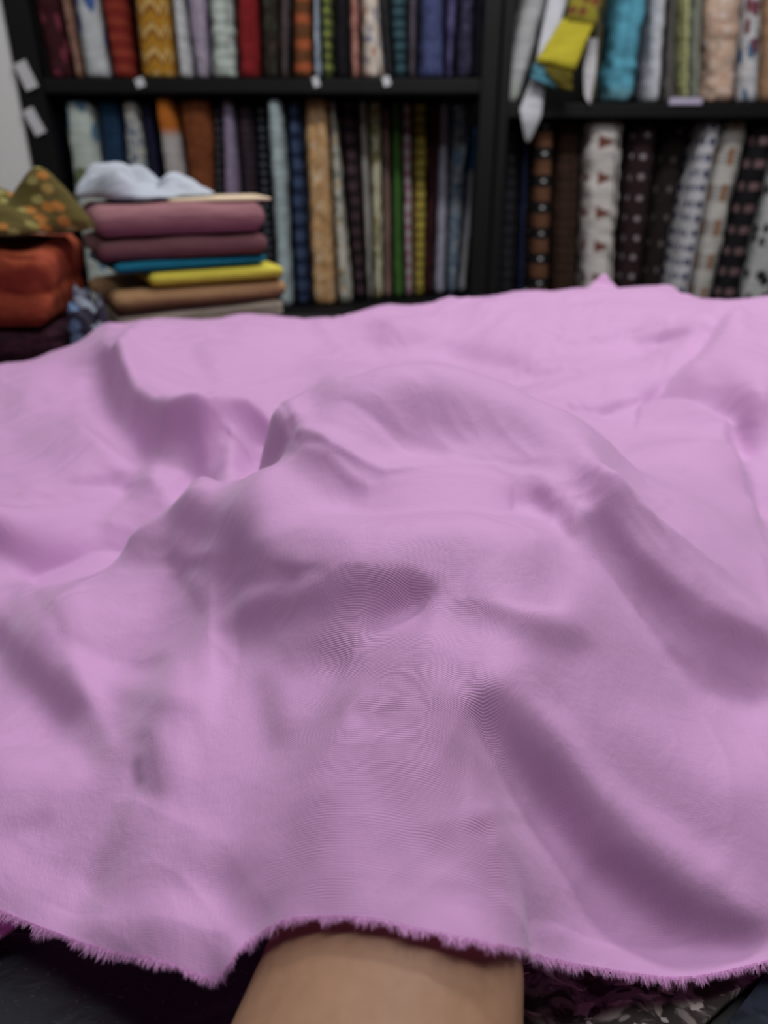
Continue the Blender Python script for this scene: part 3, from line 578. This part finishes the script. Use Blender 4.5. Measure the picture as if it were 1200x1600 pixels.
# slope strokes: where the cloth rises away from the viewer (+) or levels out (-); pixel polyline, steepness, half widths up / down in pixels
SLOPES = [
    ([(176, 565), (203, 630), (250, 678), (320, 700), (400, 698), (434, 690)], 1.15, 15, 30),
    ([(255, 700), (285, 765)], .5, 28, 28), ([(300, 700), (360, 708), (432, 692)], .8, 16, 24), ([(172, 560), (188, 605)], .4, 12, 12), ([(55, 690), (95, 715)], .25, 35, 35),
    ([(130, 668), (165, 695), (210, 725)], -.35, 16, 16), ([(250, 632), (330, 642), (420, 634)], -.3, 12, 10), ([(120, 762), (165, 762), (200, 758)], .4, 10, 8),
    ([(0, 792), (100, 794), (190, 790)], -.35, 8, 14), ([(-20, 840), (70, 865), (140, 865), (200, 825), (238, 768)], 1.0, 28, 32), ([(130, 908), (185, 878)], .5, 18, 18),
    ([(130, 912), (210, 862), (290, 806), (370, 750)], -.45, 9, 12), ([(500, 520), (560, 505), (620, 512)], .3, 16, 20), ([(600, 540), (680, 535), (760, 556), (810, 566)], .5, 26, 20),
    ([(310, 555), (335, 590)], .25, 14, 14), ([(150, 520), (120, 570)], .2, 22, 22), ([(30, 600), (20, 640)], .15, 30, 30),
    ([(512, 600), (472, 640), (442, 682)], .35, 9, 12), ([(405, 737), (520, 746), (570, 756)], .6, 4, 9), ([(470, 765), (620, 775)], .25, 14, 22), ([(600, 757), (760, 762), (850, 750)], .45, 7, 18),
    ([(845, 755), (880, 790), (893, 840)], .5, 12, 14), ([(560, 650), (690, 692)], .18, 10, 10), ([(700, 730), (860, 716)], .25, 10, 8), ([(500, 690), (600, 702)], .15, 10, 10), ([(905, 715), (935, 765), (965, 835)], .45, 22, 22),
    ([(430, 800), (560, 815), (720, 800), (840, 830)], -.45, 36, 40), ([(950, 722), (1050, 828), (1150, 920), (1200, 955)], -.4, 16, 10), ([(520, 640), (680, 635), (850, 665)], .4, 40, 50), ([(560, 592), (760, 598)], -.12, 10, 10),
    ([(930, 820), (1000, 895), (1090, 965), (1190, 1010)], .8, 18, 32), ([(1000, 920), (1090, 1030), (1180, 1080)], .45, 45, 26), ([(1050, 1025), (1100, 1080)], .25, 16, 16), ([(930, 890), (1000, 985), (1060, 1060)], -.2, 12, 18),
    ([(285, 845), (340, 860), (385, 885)], .6, 34, 26), ([(195, 885), (265, 890)], .3, 18, 18), ([(270, 909), (330, 906), (460, 904)], .45, 4, 10), ([(285, 925), (315, 955)], .4, 12, 12), ([(140, 950), (260, 930)], -.4, 18, 26),
    ([(385, 962), (480, 950), (560, 936), (640, 922)], .7, 22, 36), ([(460, 1020), (530, 1025)], .4, 30, 32), ([(415, 1075), (435, 1150)], .3, 26, 26), ([(640, 970), (590, 1040), (550, 1110)], -.3, 14, 22), ([(330, 960), (330, 1120)], -.2, 18, 18),
    ([(110, 1022), (250, 1032)], .25, 18, 20), ([(200, 1100), (285, 1112)], .35, 26, 28), ([(232, 1160), (242, 1230)], .4, 18, 18), ([(216, 1195), (218, 1220)], .6, 8, 8), ([(290, 1050), (295, 1210)], -.15, 18, 18),
    ([(-30, 975), (45, 1050), (110, 1108)], .8, 24, 26), ([(50, 960), (130, 1060), (180, 1160)], -.4, 14, 14), ([(10, 1175), (120, 1190)], -.4, 22, 30), ([(195, 1285), (150, 1372)], .28, 20, 20), ([(20, 1295), (70, 1275)], .2, 18, 18), ([(270, 1290), (420, 1330)], -.2, 40, 40), ([(20, 1345), (200, 1440)], -.25, 36, 40), ([(250, 1400), (330, 1420)], -.25, 40, 40),
    ([(590, 968), (640, 945), (665, 930)], .45, 14, 14), ([(735, 948), (850, 995), (905, 1005)], .4, 16, 26), ([(885, 985), (865, 1085)], .3, 26, 26), ([(720, 940), (790, 952), (860, 958)], -.25, 10, 8), ([(690, 950), (690, 1080)], -.15, 22, 22),
    ([(765, 1115), (845, 1215), (945, 1335), (1055, 1425), (1160, 1465)], 1.1, 42, 34), ([(950, 1350), (1050, 1420)], .5, 28, 28), ([(850, 1100), (955, 1230), (1110, 1350)], -.35, 22, 24), ([(780, 1290), (802, 1440)], -.25, 14, 14),
    ([(745, 1300), (800, 1282)], .25, 8, 10), ([(700, 1392), (785, 1402)], .2, 10, 10), ([(735, 1150), (725, 1300)], .15, 9, 9), ([(560, 1110), (640, 1115)], .15, 14, 16), ([(880, 1450), (950, 1480)], -.2, 26, 26), ([(990, 1115), (1150, 1200)], -.2, 34, 40),
    ([(1122, 492), (1070, 562), (1012, 612), (955, 632)], .55, 14, 14), ([(1140, 540), (1135, 600), (1175, 640)], .45, 28, 28), ([(1060, 600), (1150, 640)], .35, 36, 36), ([(1165, 665), (1185, 725), (1192, 830)], .5, 18, 18),
    ([(1000, 536), (1095, 514)], .35, 8, 8), ([(870, 540), (955, 532)], .18, 8, 8), ([(830, 582), (905, 580)], .35, 8, 8), ([(880, 637), (955, 641)], .4, 6, 6), ([(900, 720), (1010, 690), (1110, 740)], -.3, 40, 50), ([(860, 475), (1060, 482)], -.15, 16, 16),
    ([(620, 495), (700, 485)], -.15, 14, 14), ([(950, 600), (860, 615)], .2, 8, 8), ([(60, 800), (30, 760)], .1, 12, 12), ([(0, 560), (70, 590)], -.15, 24, 24),
]
def slope_relief(x0, x1, y0, y1, st_, gain, reach, prev=0.0):
    """height whose rise along y follows the slope strokes (least squares with a short reach), on a regular grid"""
    gx, gy = np.arange(x0, x1, st_), np.arange(y0, y1, st_); GX, GY = np.meshgrid(gx, gy); B = base_h(GX, GY) + prev + TOP - CAMZ
    dep = GY*CP - B*SP; U = 600 + FPX*GX/dep; Vv = 800 - FPX*(GY*SP + B*CP)/dep; S = np.zeros_like(GX)
    for pts, amp, wu, wd in SLOPES:
        P = np.array(pts, float); R = 3*max(wu, wd); m = (U > P[:, 0].min() - R) & (U < P[:, 0].max() + R) & (Vv > P[:, 1].min() - R) & (Vv < P[:, 1].max() + R)
        if not m.any(): continue
        u, v = U[m], Vv[m]; best = np.full(u.shape, 1e9)
        for a, b in zip(P[:-1], P[1:]):
            e = b - a; t0 = np.clip(((u - a[0])*e[0] + (v - a[1])*e[1])/(e@e), 0, 1); dx, dy = u - a[0] - t0*e[0], v - a[1] - t0*e[1]
            nrm = (e[0]*dy - e[1]*dx)*(1 if e[0] >= 0 else -1); wdt = np.where(nrm > 0, wd, wu); best = np.minimum(best, (dx*dx + dy*dy)/wdt**2)
        S[m] += amp*(1.0 if amp > 0 else 0.9)*np.exp(-best)
    S *= gain; ny, nx = S.shape; pad = np.zeros((ny*2, nx*2)); pad[:ny, :nx] = S
    F_ = np.fft.fft2(pad); ky = 2*np.pi*np.fft.fftfreq(ny*2, st_)[:, None]; kx = 2*np.pi*np.fft.fftfreq(nx*2, st_)[None]
    z = np.real(np.fft.ifft2(-1j*(0.92*ky + 0.4*kx)*F_/((0.92*ky + 0.4*kx)**2 + 0.12*(ky**2 + kx**2) + 1/reach**2)))[:ny, :nx]
    return z
def bilerp(Zg, x0, y0, st_, x, y):
    ny, nx = Zg.shape; a = np.clip((x - x0)/st_, 0, nx - 1.001); b = np.clip((y - y0)/st_, 0, ny - 1.001); i, j = a.astype(int), b.astype(int); fa, fb = a - i, b - j
    return Zg[j, i]*(1 - fa)*(1 - fb) + Zg[j, i + 1]*fa*(1 - fb) + Zg[j + 1, i]*(1 - fa)*fb + Zg[j + 1, i + 1]*fa*fb
# centre line of the forearm and palm under the cloth: point, half width, half height
ARM = [((-0.06, -0.16, TOP - 0.06), .047, .046), ((-0.045, -0.06, TOP - 0.02), .047, .045), ((-0.026, 0.05, TOP + 0.018), .049, .041), ((-0.009, 0.12, TOP + 0.044), .0445, .035), ((0.003, 0.165, TOP + 0.056), .040, .030),
       ((0.010, 0.20, TOP + 0.060), .036, .028), ((0.014, 0.24, TOP + 0.072), .032, .025), ((0.017, 0.29, TOP + 0.088), .030, .021), ((0.020, 0.33, TOP + 0.105), .037, .017), ((0.024, 0.365, TOP + 0.117), .042, .014), ((0.027, 0.39, TOP + 0.124), .043, .012), ((0.028, 0.405, TOP + 0.127), .040, .009)]
ARM = [((c[0] + 0.002, c[1], c[2] - 0.003), rx*(1.07 if c[1] < 0.19 else 1.0), rz*(1.07 if c[1] < 0.19 else 1.0)) for c, rx, rz in ARM]
# cloth grid: columns fan out with distance
NS, NT_ = 480, 540
hem = np.array([UVH(*a) for a in HEM])
s_ = np.linspace(-1, 1, NS); s_ = s_*(0.55 + 0.45*np.abs(s_)**2)
hx = s_*0.29
hy = np.interp(hx, hem[:, 0], hem[:, 1])
far = np.array([CTRL[i] for i in range(0, 28, 2)])
fx = s_*1.0
fy = np.interp(fx, far[:, 0], far[:, 1]) + 0.05
tt = np.linspace(0, 1, NT_)[:, None]; q = 0.42*tt + 0.58*tt**2.2
X = hx[None]*(1 - q) + fx[None]*q; Y = hy[None]*(1 - q) + fy[None]*q
H = base_h(X, Y)
ZN = ZF = 0.0
for it in range(4):
    ZN = ZN*0.3 + 0.7*slope_relief(-0.45, 0.45, 0.12, 0.78, 0.002, SLOPE_GAIN, 0.075, ZN); ZF = ZF*0.3 + 0.7*slope_relief(-1.0, 1.0, 0.12, 1.5, 0.004, SLOPE_GAIN, 0.075, ZF)
def relief_at(x, y):
    k = np.clip((0.56 - y)/0.12, 0, 1)*np.clip((0.43 - np.abs(x))/0.05, 0, 1); k = k*k*(3 - 2*k)
    return bilerp(ZN, -0.45, 0.12, 0.002, x, y)*k + bilerp(ZF, -1.0, 0.12, 0.004, x, y)*(1 - k)
rel = relief_at(X, Y)
rel *= np.clip((Y - hy[None])/0.012, 0, 1); H = H + rel
# keep the tent outline where it is: take back what the relief adds along it
SIL = np.array([UVH(*a) for a in [(100, 960, .042), (200, 880, .06), (300, 800, .10), (400, 735, .142), (450, 672, .165), (500, 605, .185), (570, 585, .19), (640, 573, .193), (740, 580, .19), (800, 600, .186), (850, 645, .177), (890, 695, .163), (940, 740, .142), (1000, 787, .125), (1050, 830, .11), (1100, 872, .098), (1200, 940, .073)]])
L_ = np.r_[0, np.cumsum(np.hypot(*np.diff(SIL[:, :2], axis=0).T))]; q_ = np.linspace(0, L_[-1], 90)
SILD = np.stack([np.interp(q_, L_, SIL[:, k]) for k in range(2)], 1); rs = relief_at(SILD[:, 0], SILD[:, 1]); acc = np.zeros_like(X); ws = np.full_like(X, 0.8)
for p, r in zip(SILD, rs): g_ = np.exp(-((X - p[0])**2 + (Y - p[1])**2)/0.034**2); acc += g_*r; ws += g_
H -= acc/ws
for pts, amp, wl, wr, pw in STROKES:
    W = np.array([hit(*p) for p in pts]); L = np.r_[0, np.cumsum(np.linalg.norm(np.diff(W, axis=0), axis=1))]; tot = max(L[-1], 1e-6)
    R = max(wl, wr)*0.001*3.2
    x0, x1, y0, y1 = W[:, 0].min() - R, W[:, 0].max() + R, W[:, 1].min() - R, W[:, 1].max() + R
    m = (X > x0) & (X < x1) & (Y > y0) & (Y < y1); px, py = X[m], Y[m]
    bd = np.full(px.shape, 1e9); bs = np.zeros(px.shape); bt = np.zeros(px.shape)
    for i in range(len(W) - 1):
        a, b = W[i], W[i + 1]; e = b - a; l2 = e@e + 1e-12
        t0 = ((px - a[0])*e[0] + (py - a[1])*e[1])/l2; tc = np.clip(t0, 0, 1)
        dx, dy = px - a[0] - tc*e[0], py - a[1] - tc*e[1]; d = np.hypot(dx, dy); sgn = np.sign(e[0]*dy - e[1]*dx)
        c = d < bd; bd = np.where(c, d, bd); bs = np.where(c, sgn, bs); bt = np.where(c, (L[i] + tc*math.sqrt(l2))/tot, bt)
    wd = np.where(bs > 0, wl, wr)*0.001
    tape = np.clip(np.minimum(bt, 1 - bt)/0.22, 0, 1); tape = 0.15 + 0.85*tape*tape*(3 - 2*tape)
    H[m] += amp*0.001*tape*np.exp(-(bd/wd)**pw)
# small wrinkles: stretched, warped ridged noise, a little stronger far away
wx, wy = X + 0.03*vnoise(X*9, Y*9, 40), Y + 0.03*vnoise(X*9, Y*9, 41)
def ridged(ax, fr, st_, z): c, s = math.cos(ax), math.sin(ax); return 1 - np.abs(vnoise((wx*c + wy*s)*fr, (-wx*s + wy*c)*fr/st_, z))*2
scale = np.clip(0.5 + 1.6*(Y - 0.15), 0.5, 2.2)
H += 0.0011*scale*(0.8*ridged(0.5, 22, 3.0, 50)*(0.5 + 0.5*vnoise(X*8, Y*8, 60)) + 0.7*ridged(2.2, 26, 3.5, 51)*(0.5 + 0.5*vnoise(X*8, Y*8, 61)) + 0.5*ridged(1.4, 45, 3.0, 52)*(0.5 + 0.5*vnoise(X*11, Y*11, 62)))
H += 0.0013*vnoise(X*18, Y*18, 70)*scale + 0.0009*scale*ridged(0.9, 70, 2.5, 53)*(0.4 + 0.6*vnoise(X*14, Y*14, 63)) + 0.0008*scale*ridged(2.7, 80, 3.0, 54)*(0.4 + 0.6*vnoise(X*14, Y*14, 64))
ay = np.array([a[0][1] for a in ARM]); ac = np.array([a[0][0] for a in ARM]); az = np.array([a[0][2] for a in ARM]) - TOP; arx = np.array([a[1] for a in ARM]); arz = np.array([a[2] for a in ARM])
I_ = lambda q: np.interp(Y, ay, q)
rr = np.abs(X - I_(ac))/(I_(arx) + 0.0015); top_ = I_(az) + I_(arz)*1.12*np.sqrt(np.clip(1 - rr**2, 0, 1)) - 0.12*np.clip(rr - 1, 0, 9) - np.clip(Y - 0.405, 0, 1) + 0.0005
H = 0.5*(H + top_ + np.sqrt((H - top_)**2 + 0.0045**2))
H = np.maximum(H, np.where(Y < 0.27, 0.020, 0.006) + 0.002*vnoise(X*30, Y*30, 5))
Z = TOP + H
# small lifted corner on the far edge
pu = UVY(945, 452, 1.28); cg = np.exp(-((X - pu[0])/0.014)**2)*np.exp(-((Y - pu[1])/0.02)**2); 
Z += 0.036*np.clip(1 - np.abs(X - pu[0] + 0.004)/0.034, 0, 1)*np.exp(-((Y - pu[1])/0.018)**2)
arc = np.zeros_like(Y); arc[1:] = np.cumsum(np.sqrt(np.diff(Y, axis=0)**2 + 0.6*np.diff(Z, axis=0)**2), axis=0)
# UV: across threads follow the hem near the arm
kr = np.exp(-(np.arange(-90, 91)/40.0)**2); kr /= kr.sum(); arc = np.stack([np.convolve(np.pad(r, 90, mode='edge'), kr, 'valid') for r in arc])
UVp = np.stack([X, arc], -1).reshape(-1, 2)
def pink_material(name, c, thread=True):
    t = NT(name); raw = t.uv(); base = lin(c)
    n1 = t.noise(raw, 9.0, 3); col = t.mix(n1, tuple(x*0.94 for x in base[:3]) + (1,), tuple(min(1, x*1.05) for x in base[:3]) + (1,))
    slub = t.noise(t.uv(60, 700), 1.0, 2); col = t.mix(t.math('MULTIPLY', slub, 0.22), col, tuple(x*0.62 for x in base[:3]) + (1,))
    if thread:
        p = t.xyz(raw); warp = t.math('MULTIPLY', t.noise(t.uv(25, 60), 1.0, 2), 0.0035)
        ph = t.math('MULTIPLY', t.math('ADD', p[1], warp), 2*math.pi/0.0009); sn = t.math('SINE', ph)
        area = t.step(t.noise(raw, 16.0, 2), 0.36, 0.6)
        band = t.math('MULTIPLY', t.math('MULTIPLY', t.step(p[0], -0.045, -0.015), t.step(p[0], 0.055, 0.03)), t.step(p[1], 0.20, 0.05))
        wgt = t.math('ADD', t.math('MULTIPLY', band, t.math('ADD', t.math('MULTIPLY', area, 0.6), 0.3)), t.math('MULTIPLY', area, 0.06))
        gap = t.math('MULTIPLY', t.step(sn, 0.35, 1.0), wgt)
        col = t.mix(gap, col, tuple(x*0.22 for x in base[:3]) + (1,))
        cr = t.math('ADD', t.math('MULTIPLY', t.noise(raw, 60.0, 4, 0.3, 0.55), 0.45), t.math('MULTIPLY', t.noise(t.uv(900, 260), 1.0, 3), 0.08)); t.bump(t.math('ADD', t.math('MULTIPLY', sn, t.math('MULTIPLY', wgt, 0.10)), cr), 0.5, 0.0035)
    t.put(t.b.inputs['Base Color'], col); t.b.inputs['Roughness'].default_value = 0.72; t.b.inputs['Specular IOR Level'].default_value = 0.6
    t.b.inputs['Sheen Weight'].default_value = 0.3; t.b.inputs['Sheen Roughness'].default_value = 0.5; t.b.inputs['Sheen Tint'].default_value = (0.9, 0.93, 1.0, 1)
    tr = t.n('ShaderNodeBsdfTranslucent'); t.t.links.new(t.mix(0.6, col, lin((222, 84, 190))), tr.inputs[0]); mx = t.n('ShaderNodeMixShader'); mx.inputs[0].default_value = 0.2
    t.t.links.new(t.b.outputs[0], mx.inputs[1]); t.t.links.new(tr.outputs[0], mx.inputs[2]); t.t.links.new(mx.outputs[0], t.t.nodes['Material Output'].inputs[0]); return t.m
M_pink = pink_material('pink_cotton', (212, 159, 211))
M_fray = pink_material('pink_fray', (232, 170, 228), False)
V = np.stack([X, Y, Z], -1).reshape(-1, 3)
me = bpy.data.meshes.new('pink_fabric'); me.vertices.add(len(V)); me.vertices.foreach_set('co', V.ravel())
i0 = (np.arange(NT_ - 1)[:, None]*NS + np.arange(NS - 1)[None]).ravel(); FQ = np.stack([i0, i0 + 1, i0 + NS + 1, i0 + NS], 1)
me.loops.add(FQ.size); me.loops.foreach_set('vertex_index', FQ.ravel().astype(np.int32)); me.polygons.add(len(FQ)); me.polygons.foreach_set('loop_start', (np.arange(len(FQ))*4).astype(np.int32))
me.update(calc_edges=True); me.polygons.foreach_set('use_smooth', [True]*len(FQ))
lay = me.uv_layers.new(name='UVMap'); lay.data.foreach_set('uv', UVp[FQ.ravel()].astype(np.float32).ravel()); me.materials.append(M_pink)
pink = bpy.data.objects.new('pink_fabric', me); COL.objects.link(pink)
tag(pink, 'lilac pink thin cotton fabric with frayed edge, draped over counter and a raised hand', 'fabric')
# frayed hem: thin tapering fibres
FV, FF = [], []
hemP = np.stack([X[0], Y[0], Z[0]], 1); seg = np.linalg.norm(np.diff(hemP, axis=0), axis=1); cum = np.r_[0, np.cumsum(seg)]
nf = 5200
for i in range(nf):
    d = random.uniform(0, cum[-1]); p = np.array([np.interp(d, cum, hemP[:, k]) for k in range(3)])
    p2 = np.array([np.interp(d + 0.001, cum, hemP[:, k]) for k in range(3)]); tn = p2 - p; tn /= np.linalg.norm(tn) + 1e-9
    clump = 0.6 + 0.5*float(vnoise(d*260, 3.3, 7)); ln = random.uniform(0.0010, 0.0036)*clump*(1.35 if p[0] < -0.03 or p[0] > 0.045 else 1.0)
    out = np.array([random.uniform(-0.6, 0.6), -0.8, random.uniform(-0.75, -0.1)]); out /= np.linalg.norm(out)
    b = len(FV); w0 = random.uniform(0.00007, 0.00015); mid = p + out*ln*0.55 + np.array([0, 0, random.uniform(-.0004, .0004)])
    p0 = p - out*0.0008 + np.array([0, 0, 0.0003])
    side = tn*w0
    FV += [p0 - side, p0 + side, mid + side*0.8, mid - side*0.8, p + out*ln + np.array([random.uniform(-.0006, .0006), 0, -0.0005])]
    FF += [(b, b + 1, b + 2, b + 3), (b + 3, b + 2, b + 4)]
fr = mesh_obj('frayed_edge', FV, FF, M_fray, pink); fr['kind'] = 'stuff'; fr['label'] = 'frayed deeper pink raw edge of loose threads'

# ------------------------------------------------------------------ arm under the cloth
t = NT('skin'); tc = t.n('ShaderNodeTexCoord'); n1 = t.noise(tc.outputs['Object'], 22.0, 4); n2 = t.noise(tc.outputs['Object'], 260.0, 3)
colr = t.mix(t.math('ADD', t.math('MULTIPLY', n1, 0.7), t.math('MULTIPLY', n2, 0.3)), lin((124, 90, 70)), lin((166, 130, 105)))
M_skin = t.out(colr, 0.55); t.b.inputs['Subsurface Weight'].default_value = 0.08; t.b.inputs['Subsurface Radius'].default_value = (0.01, 0.004, 0.002); t.b.inputs['Subsurface Scale'].default_value = 0.3
t.bump(n2, 0.12, 0.001)
def tube(rings, V, F, n=28):
    """rings: (centre, rx, rz, axis) -> closed loft; axis is the running direction"""
    b0 = len(V)
    for c, rx, rz, ax in rings:
        ax = Vector(ax).normalized(); sd = Vector((1, 0, 0)); sd = (sd - ax*sd.dot(ax)).normalized(); upv = sd.cross(ax)
        if upv.z < 0: upv = -upv
        for k in range(n):
            th = 2*math.pi*k/n; V.append(tuple(Vector(c) + sd*(math.cos(th)*rx) + upv*(math.sin(th)*rz)))
    for r in range(len(rings) - 1):
        for k in range(n): F.append((b0 + r*n + k, b0 + r*n + (k + 1) % n, b0 + (r + 1)*n + (k + 1) % n, b0 + (r + 1)*n + k))
    F.append(tuple(b0 + k for k in range(n - 1, -1, -1))); F.append(tuple(b0 + (len(rings) - 1)*n + k for k in range(n)))
SKV, SKF = [], []
AX = (0.12, 0.82, 0.45)
rings = []
for i, (c, rx, rz) in enumerate(ARM):
    a = np.array(ARM[max(0, i - 1)][0]); b = np.array(ARM[min(len(ARM) - 1, i + 1)][0]); rings.append((c, rx, rz, tuple(b - a)))
tube(rings, SKV, SKF)
def finger(pts, r0, r1):
    R = []
    n = len(pts)
    for i, c in enumerate(pts):
        a = np.array(pts[max(0, i - 1)]); b = np.array(pts[min(n - 1, i + 1)]); r = r0 + (r1 - r0)*i/(n - 1)
        R.append((c, r, r, tuple(b - a)))
    e = np.array(pts[-1]) - np.array(pts[-2]); e = e/np.linalg.norm(e); R.append((tuple(np.array(pts[-1]) + e*r1*0.7), r1*0.65, r1*0.65, tuple(e)))
    tube(R, SKV, SKF, 16)
for k, (fx_, ln) in enumerate(((-0.032, 0.9), (-0.009, 1.05), (0.014, 1.0), (0.036, 0.82))):
    bx = 0.028 + fx_*0.92; z0 = TOP + 0.106
    finger([(bx, 0.375, z0 - 0.006), (bx + fx_*0.05, 0.405, z0 + 0.006), (bx + fx_*0.2, 0.405 + 0.036*ln, z0 + 0.020*ln), (bx + fx_*0.4, 0.405 + 0.064*ln, z0 + 0.026*ln), (bx + fx_*0.5, 0.405 + 0.084*ln, z0 + 0.016)], 0.0092, 0.0074)
finger([(0.038, 0.31, TOP + 0.092), (0.064, 0.34, TOP + 0.096), (0.074, 0.368, TOP + 0.100), (0.078, 0.392, TOP + 0.106)], 0.011, 0.0085)
arm = mesh_obj('person', SKV, SKF, M_skin)
rm = arm.modifiers.new('fuse', 'REMESH'); rm.mode = 'VOXEL'; rm.voxel_size = 0.0022; rm.use_smooth_shade = True
sm = arm.modifiers.new('smooth', 'SMOOTH'); sm.iterations = 10; sm.factor = 0.5
tag(arm, 'bare brown forearm of a person, reaching from below under the pink fabric', 'person')

# ------------------------------------------------------------------ near edge: dark and printed cloths on the counter
def patch(name, us, fh, mat, label, cat, n=70, m=50, zb=0.0008):
    """cloth lying on the counter: corner pixels (near-left, near-right, far-right, far-left) at small height, thick rim"""
    c = [np.array(at_h(u, v, 0.008)) for u, v in us]; V = []; UV = []
    for i in range(n):
        for j in range(m):
            a, b = i/(n - 1), j/(m - 1); p = (c[0]*(1 - a) + c[1]*a)*(1 - b) + (c[3]*(1 - a) + c[2]*a)*b
            V.append((p[0], p[1], TOP + fh(p[0], p[1]))); UV.append((p[0], p[1]))
    F = [f[::-1] for f in grid_faces(n, m)]; k = n*m; V += [(x, y, TOP + zb) for x, y, z in V]; UV += UV[:k]
    F += [tuple(i + k for i in f[::-1]) for f in F]
    per = [i for i in range(m)] + [r*m + m - 1 for r in range(1, n)] + [(n - 1)*m + q for q in range(m - 2, -1, -1)] + [r*m for r in range(n - 2, 0, -1)]
    for i, a in enumerate(per): b = per[(i + 1) % len(per)]; F.append((a, b, b + k, a + k))
    return tag(mesh_obj(name, V, F, mat, None, UV), label, cat)
t = NT('black_leatherette'); raw = t.uv(); n1 = t.noise(raw, 90.0, 3, 0.5); sp = t.noise(t.uv(1, 1.6), 260.0, 2)
colr = t.mix(t.step(sp, 0.62, 0.72), lin((15, 17, 25)), lin((50, 56, 72))); M_leath = t.out(colr, 0.5); t.b.inputs['Specular IOR Level'].default_value = 0.35; t.bump(n1, 0.5, 0.001)
r0, r1 = np.array(at_h(330, 1610, .012)), np.array(at_h(540, 1530, .012)); rd = (r1 - r0)/np.linalg.norm(r1 - r0); rn = np.array([-rd[1], rd[0]])
def leath(x, y):
    d = (np.array([x, y]) - r0)@rn; return 0.003 + 0.008*math.exp(-(d/0.008)**2) + 0.002*math.exp(-((d - 0.06)/0.03)**2)
patch('grained_mat', ((-260, 1720), (395, 1720), (450, 1465), (-200, 1440)), leath, M_leath, 'black grained mat with a raised seam, showing at the bottom left corner', 'mat')
hs = lambda x, y: 0.007 + 0.003*math.sin((x*0.9 - y*0.7)*150 + 2*float(vnoise(x*40, y*40, 3))) + 0.003*float(vnoise(x*60, y*60, 8))
M_print = C('blotch', (52, 44, 42), (122, 114, 108), (168, 160, 150), 30, 52)
patch('printed_cloth', ((795, 1720), (1020, 1665), (1230, 1480), (790, 1440)), hs, M_print, 'dark brown cloth with cream leaf print under the pink hem at bottom right', 'cloth')
hd = lambda x, y: 0.006 + 0.003*math.sin((x - 0.4*y)*110) + 0.0015*float(vnoise(x*50, y*50, 2))
patch('navy_cloth', ((1040, 1720), (1400, 1700), (1420, 1490), (1215, 1500)), hd, C('blotch', (22, 28, 40), (34, 42, 58), None, 30), 'dark navy creased cloth in the bottom right corner beside the printed cloth', 'cloth')
under = patch('under_layer', ((-200, 1590), (-2, 1492), (64, 1446), (-200, 1380)), lambda x, y: 0.0165 + 0.001*float(vnoise(x*60, y*60, 4)), M_fray, None, None, zb=0.0148)
under.parent = pink
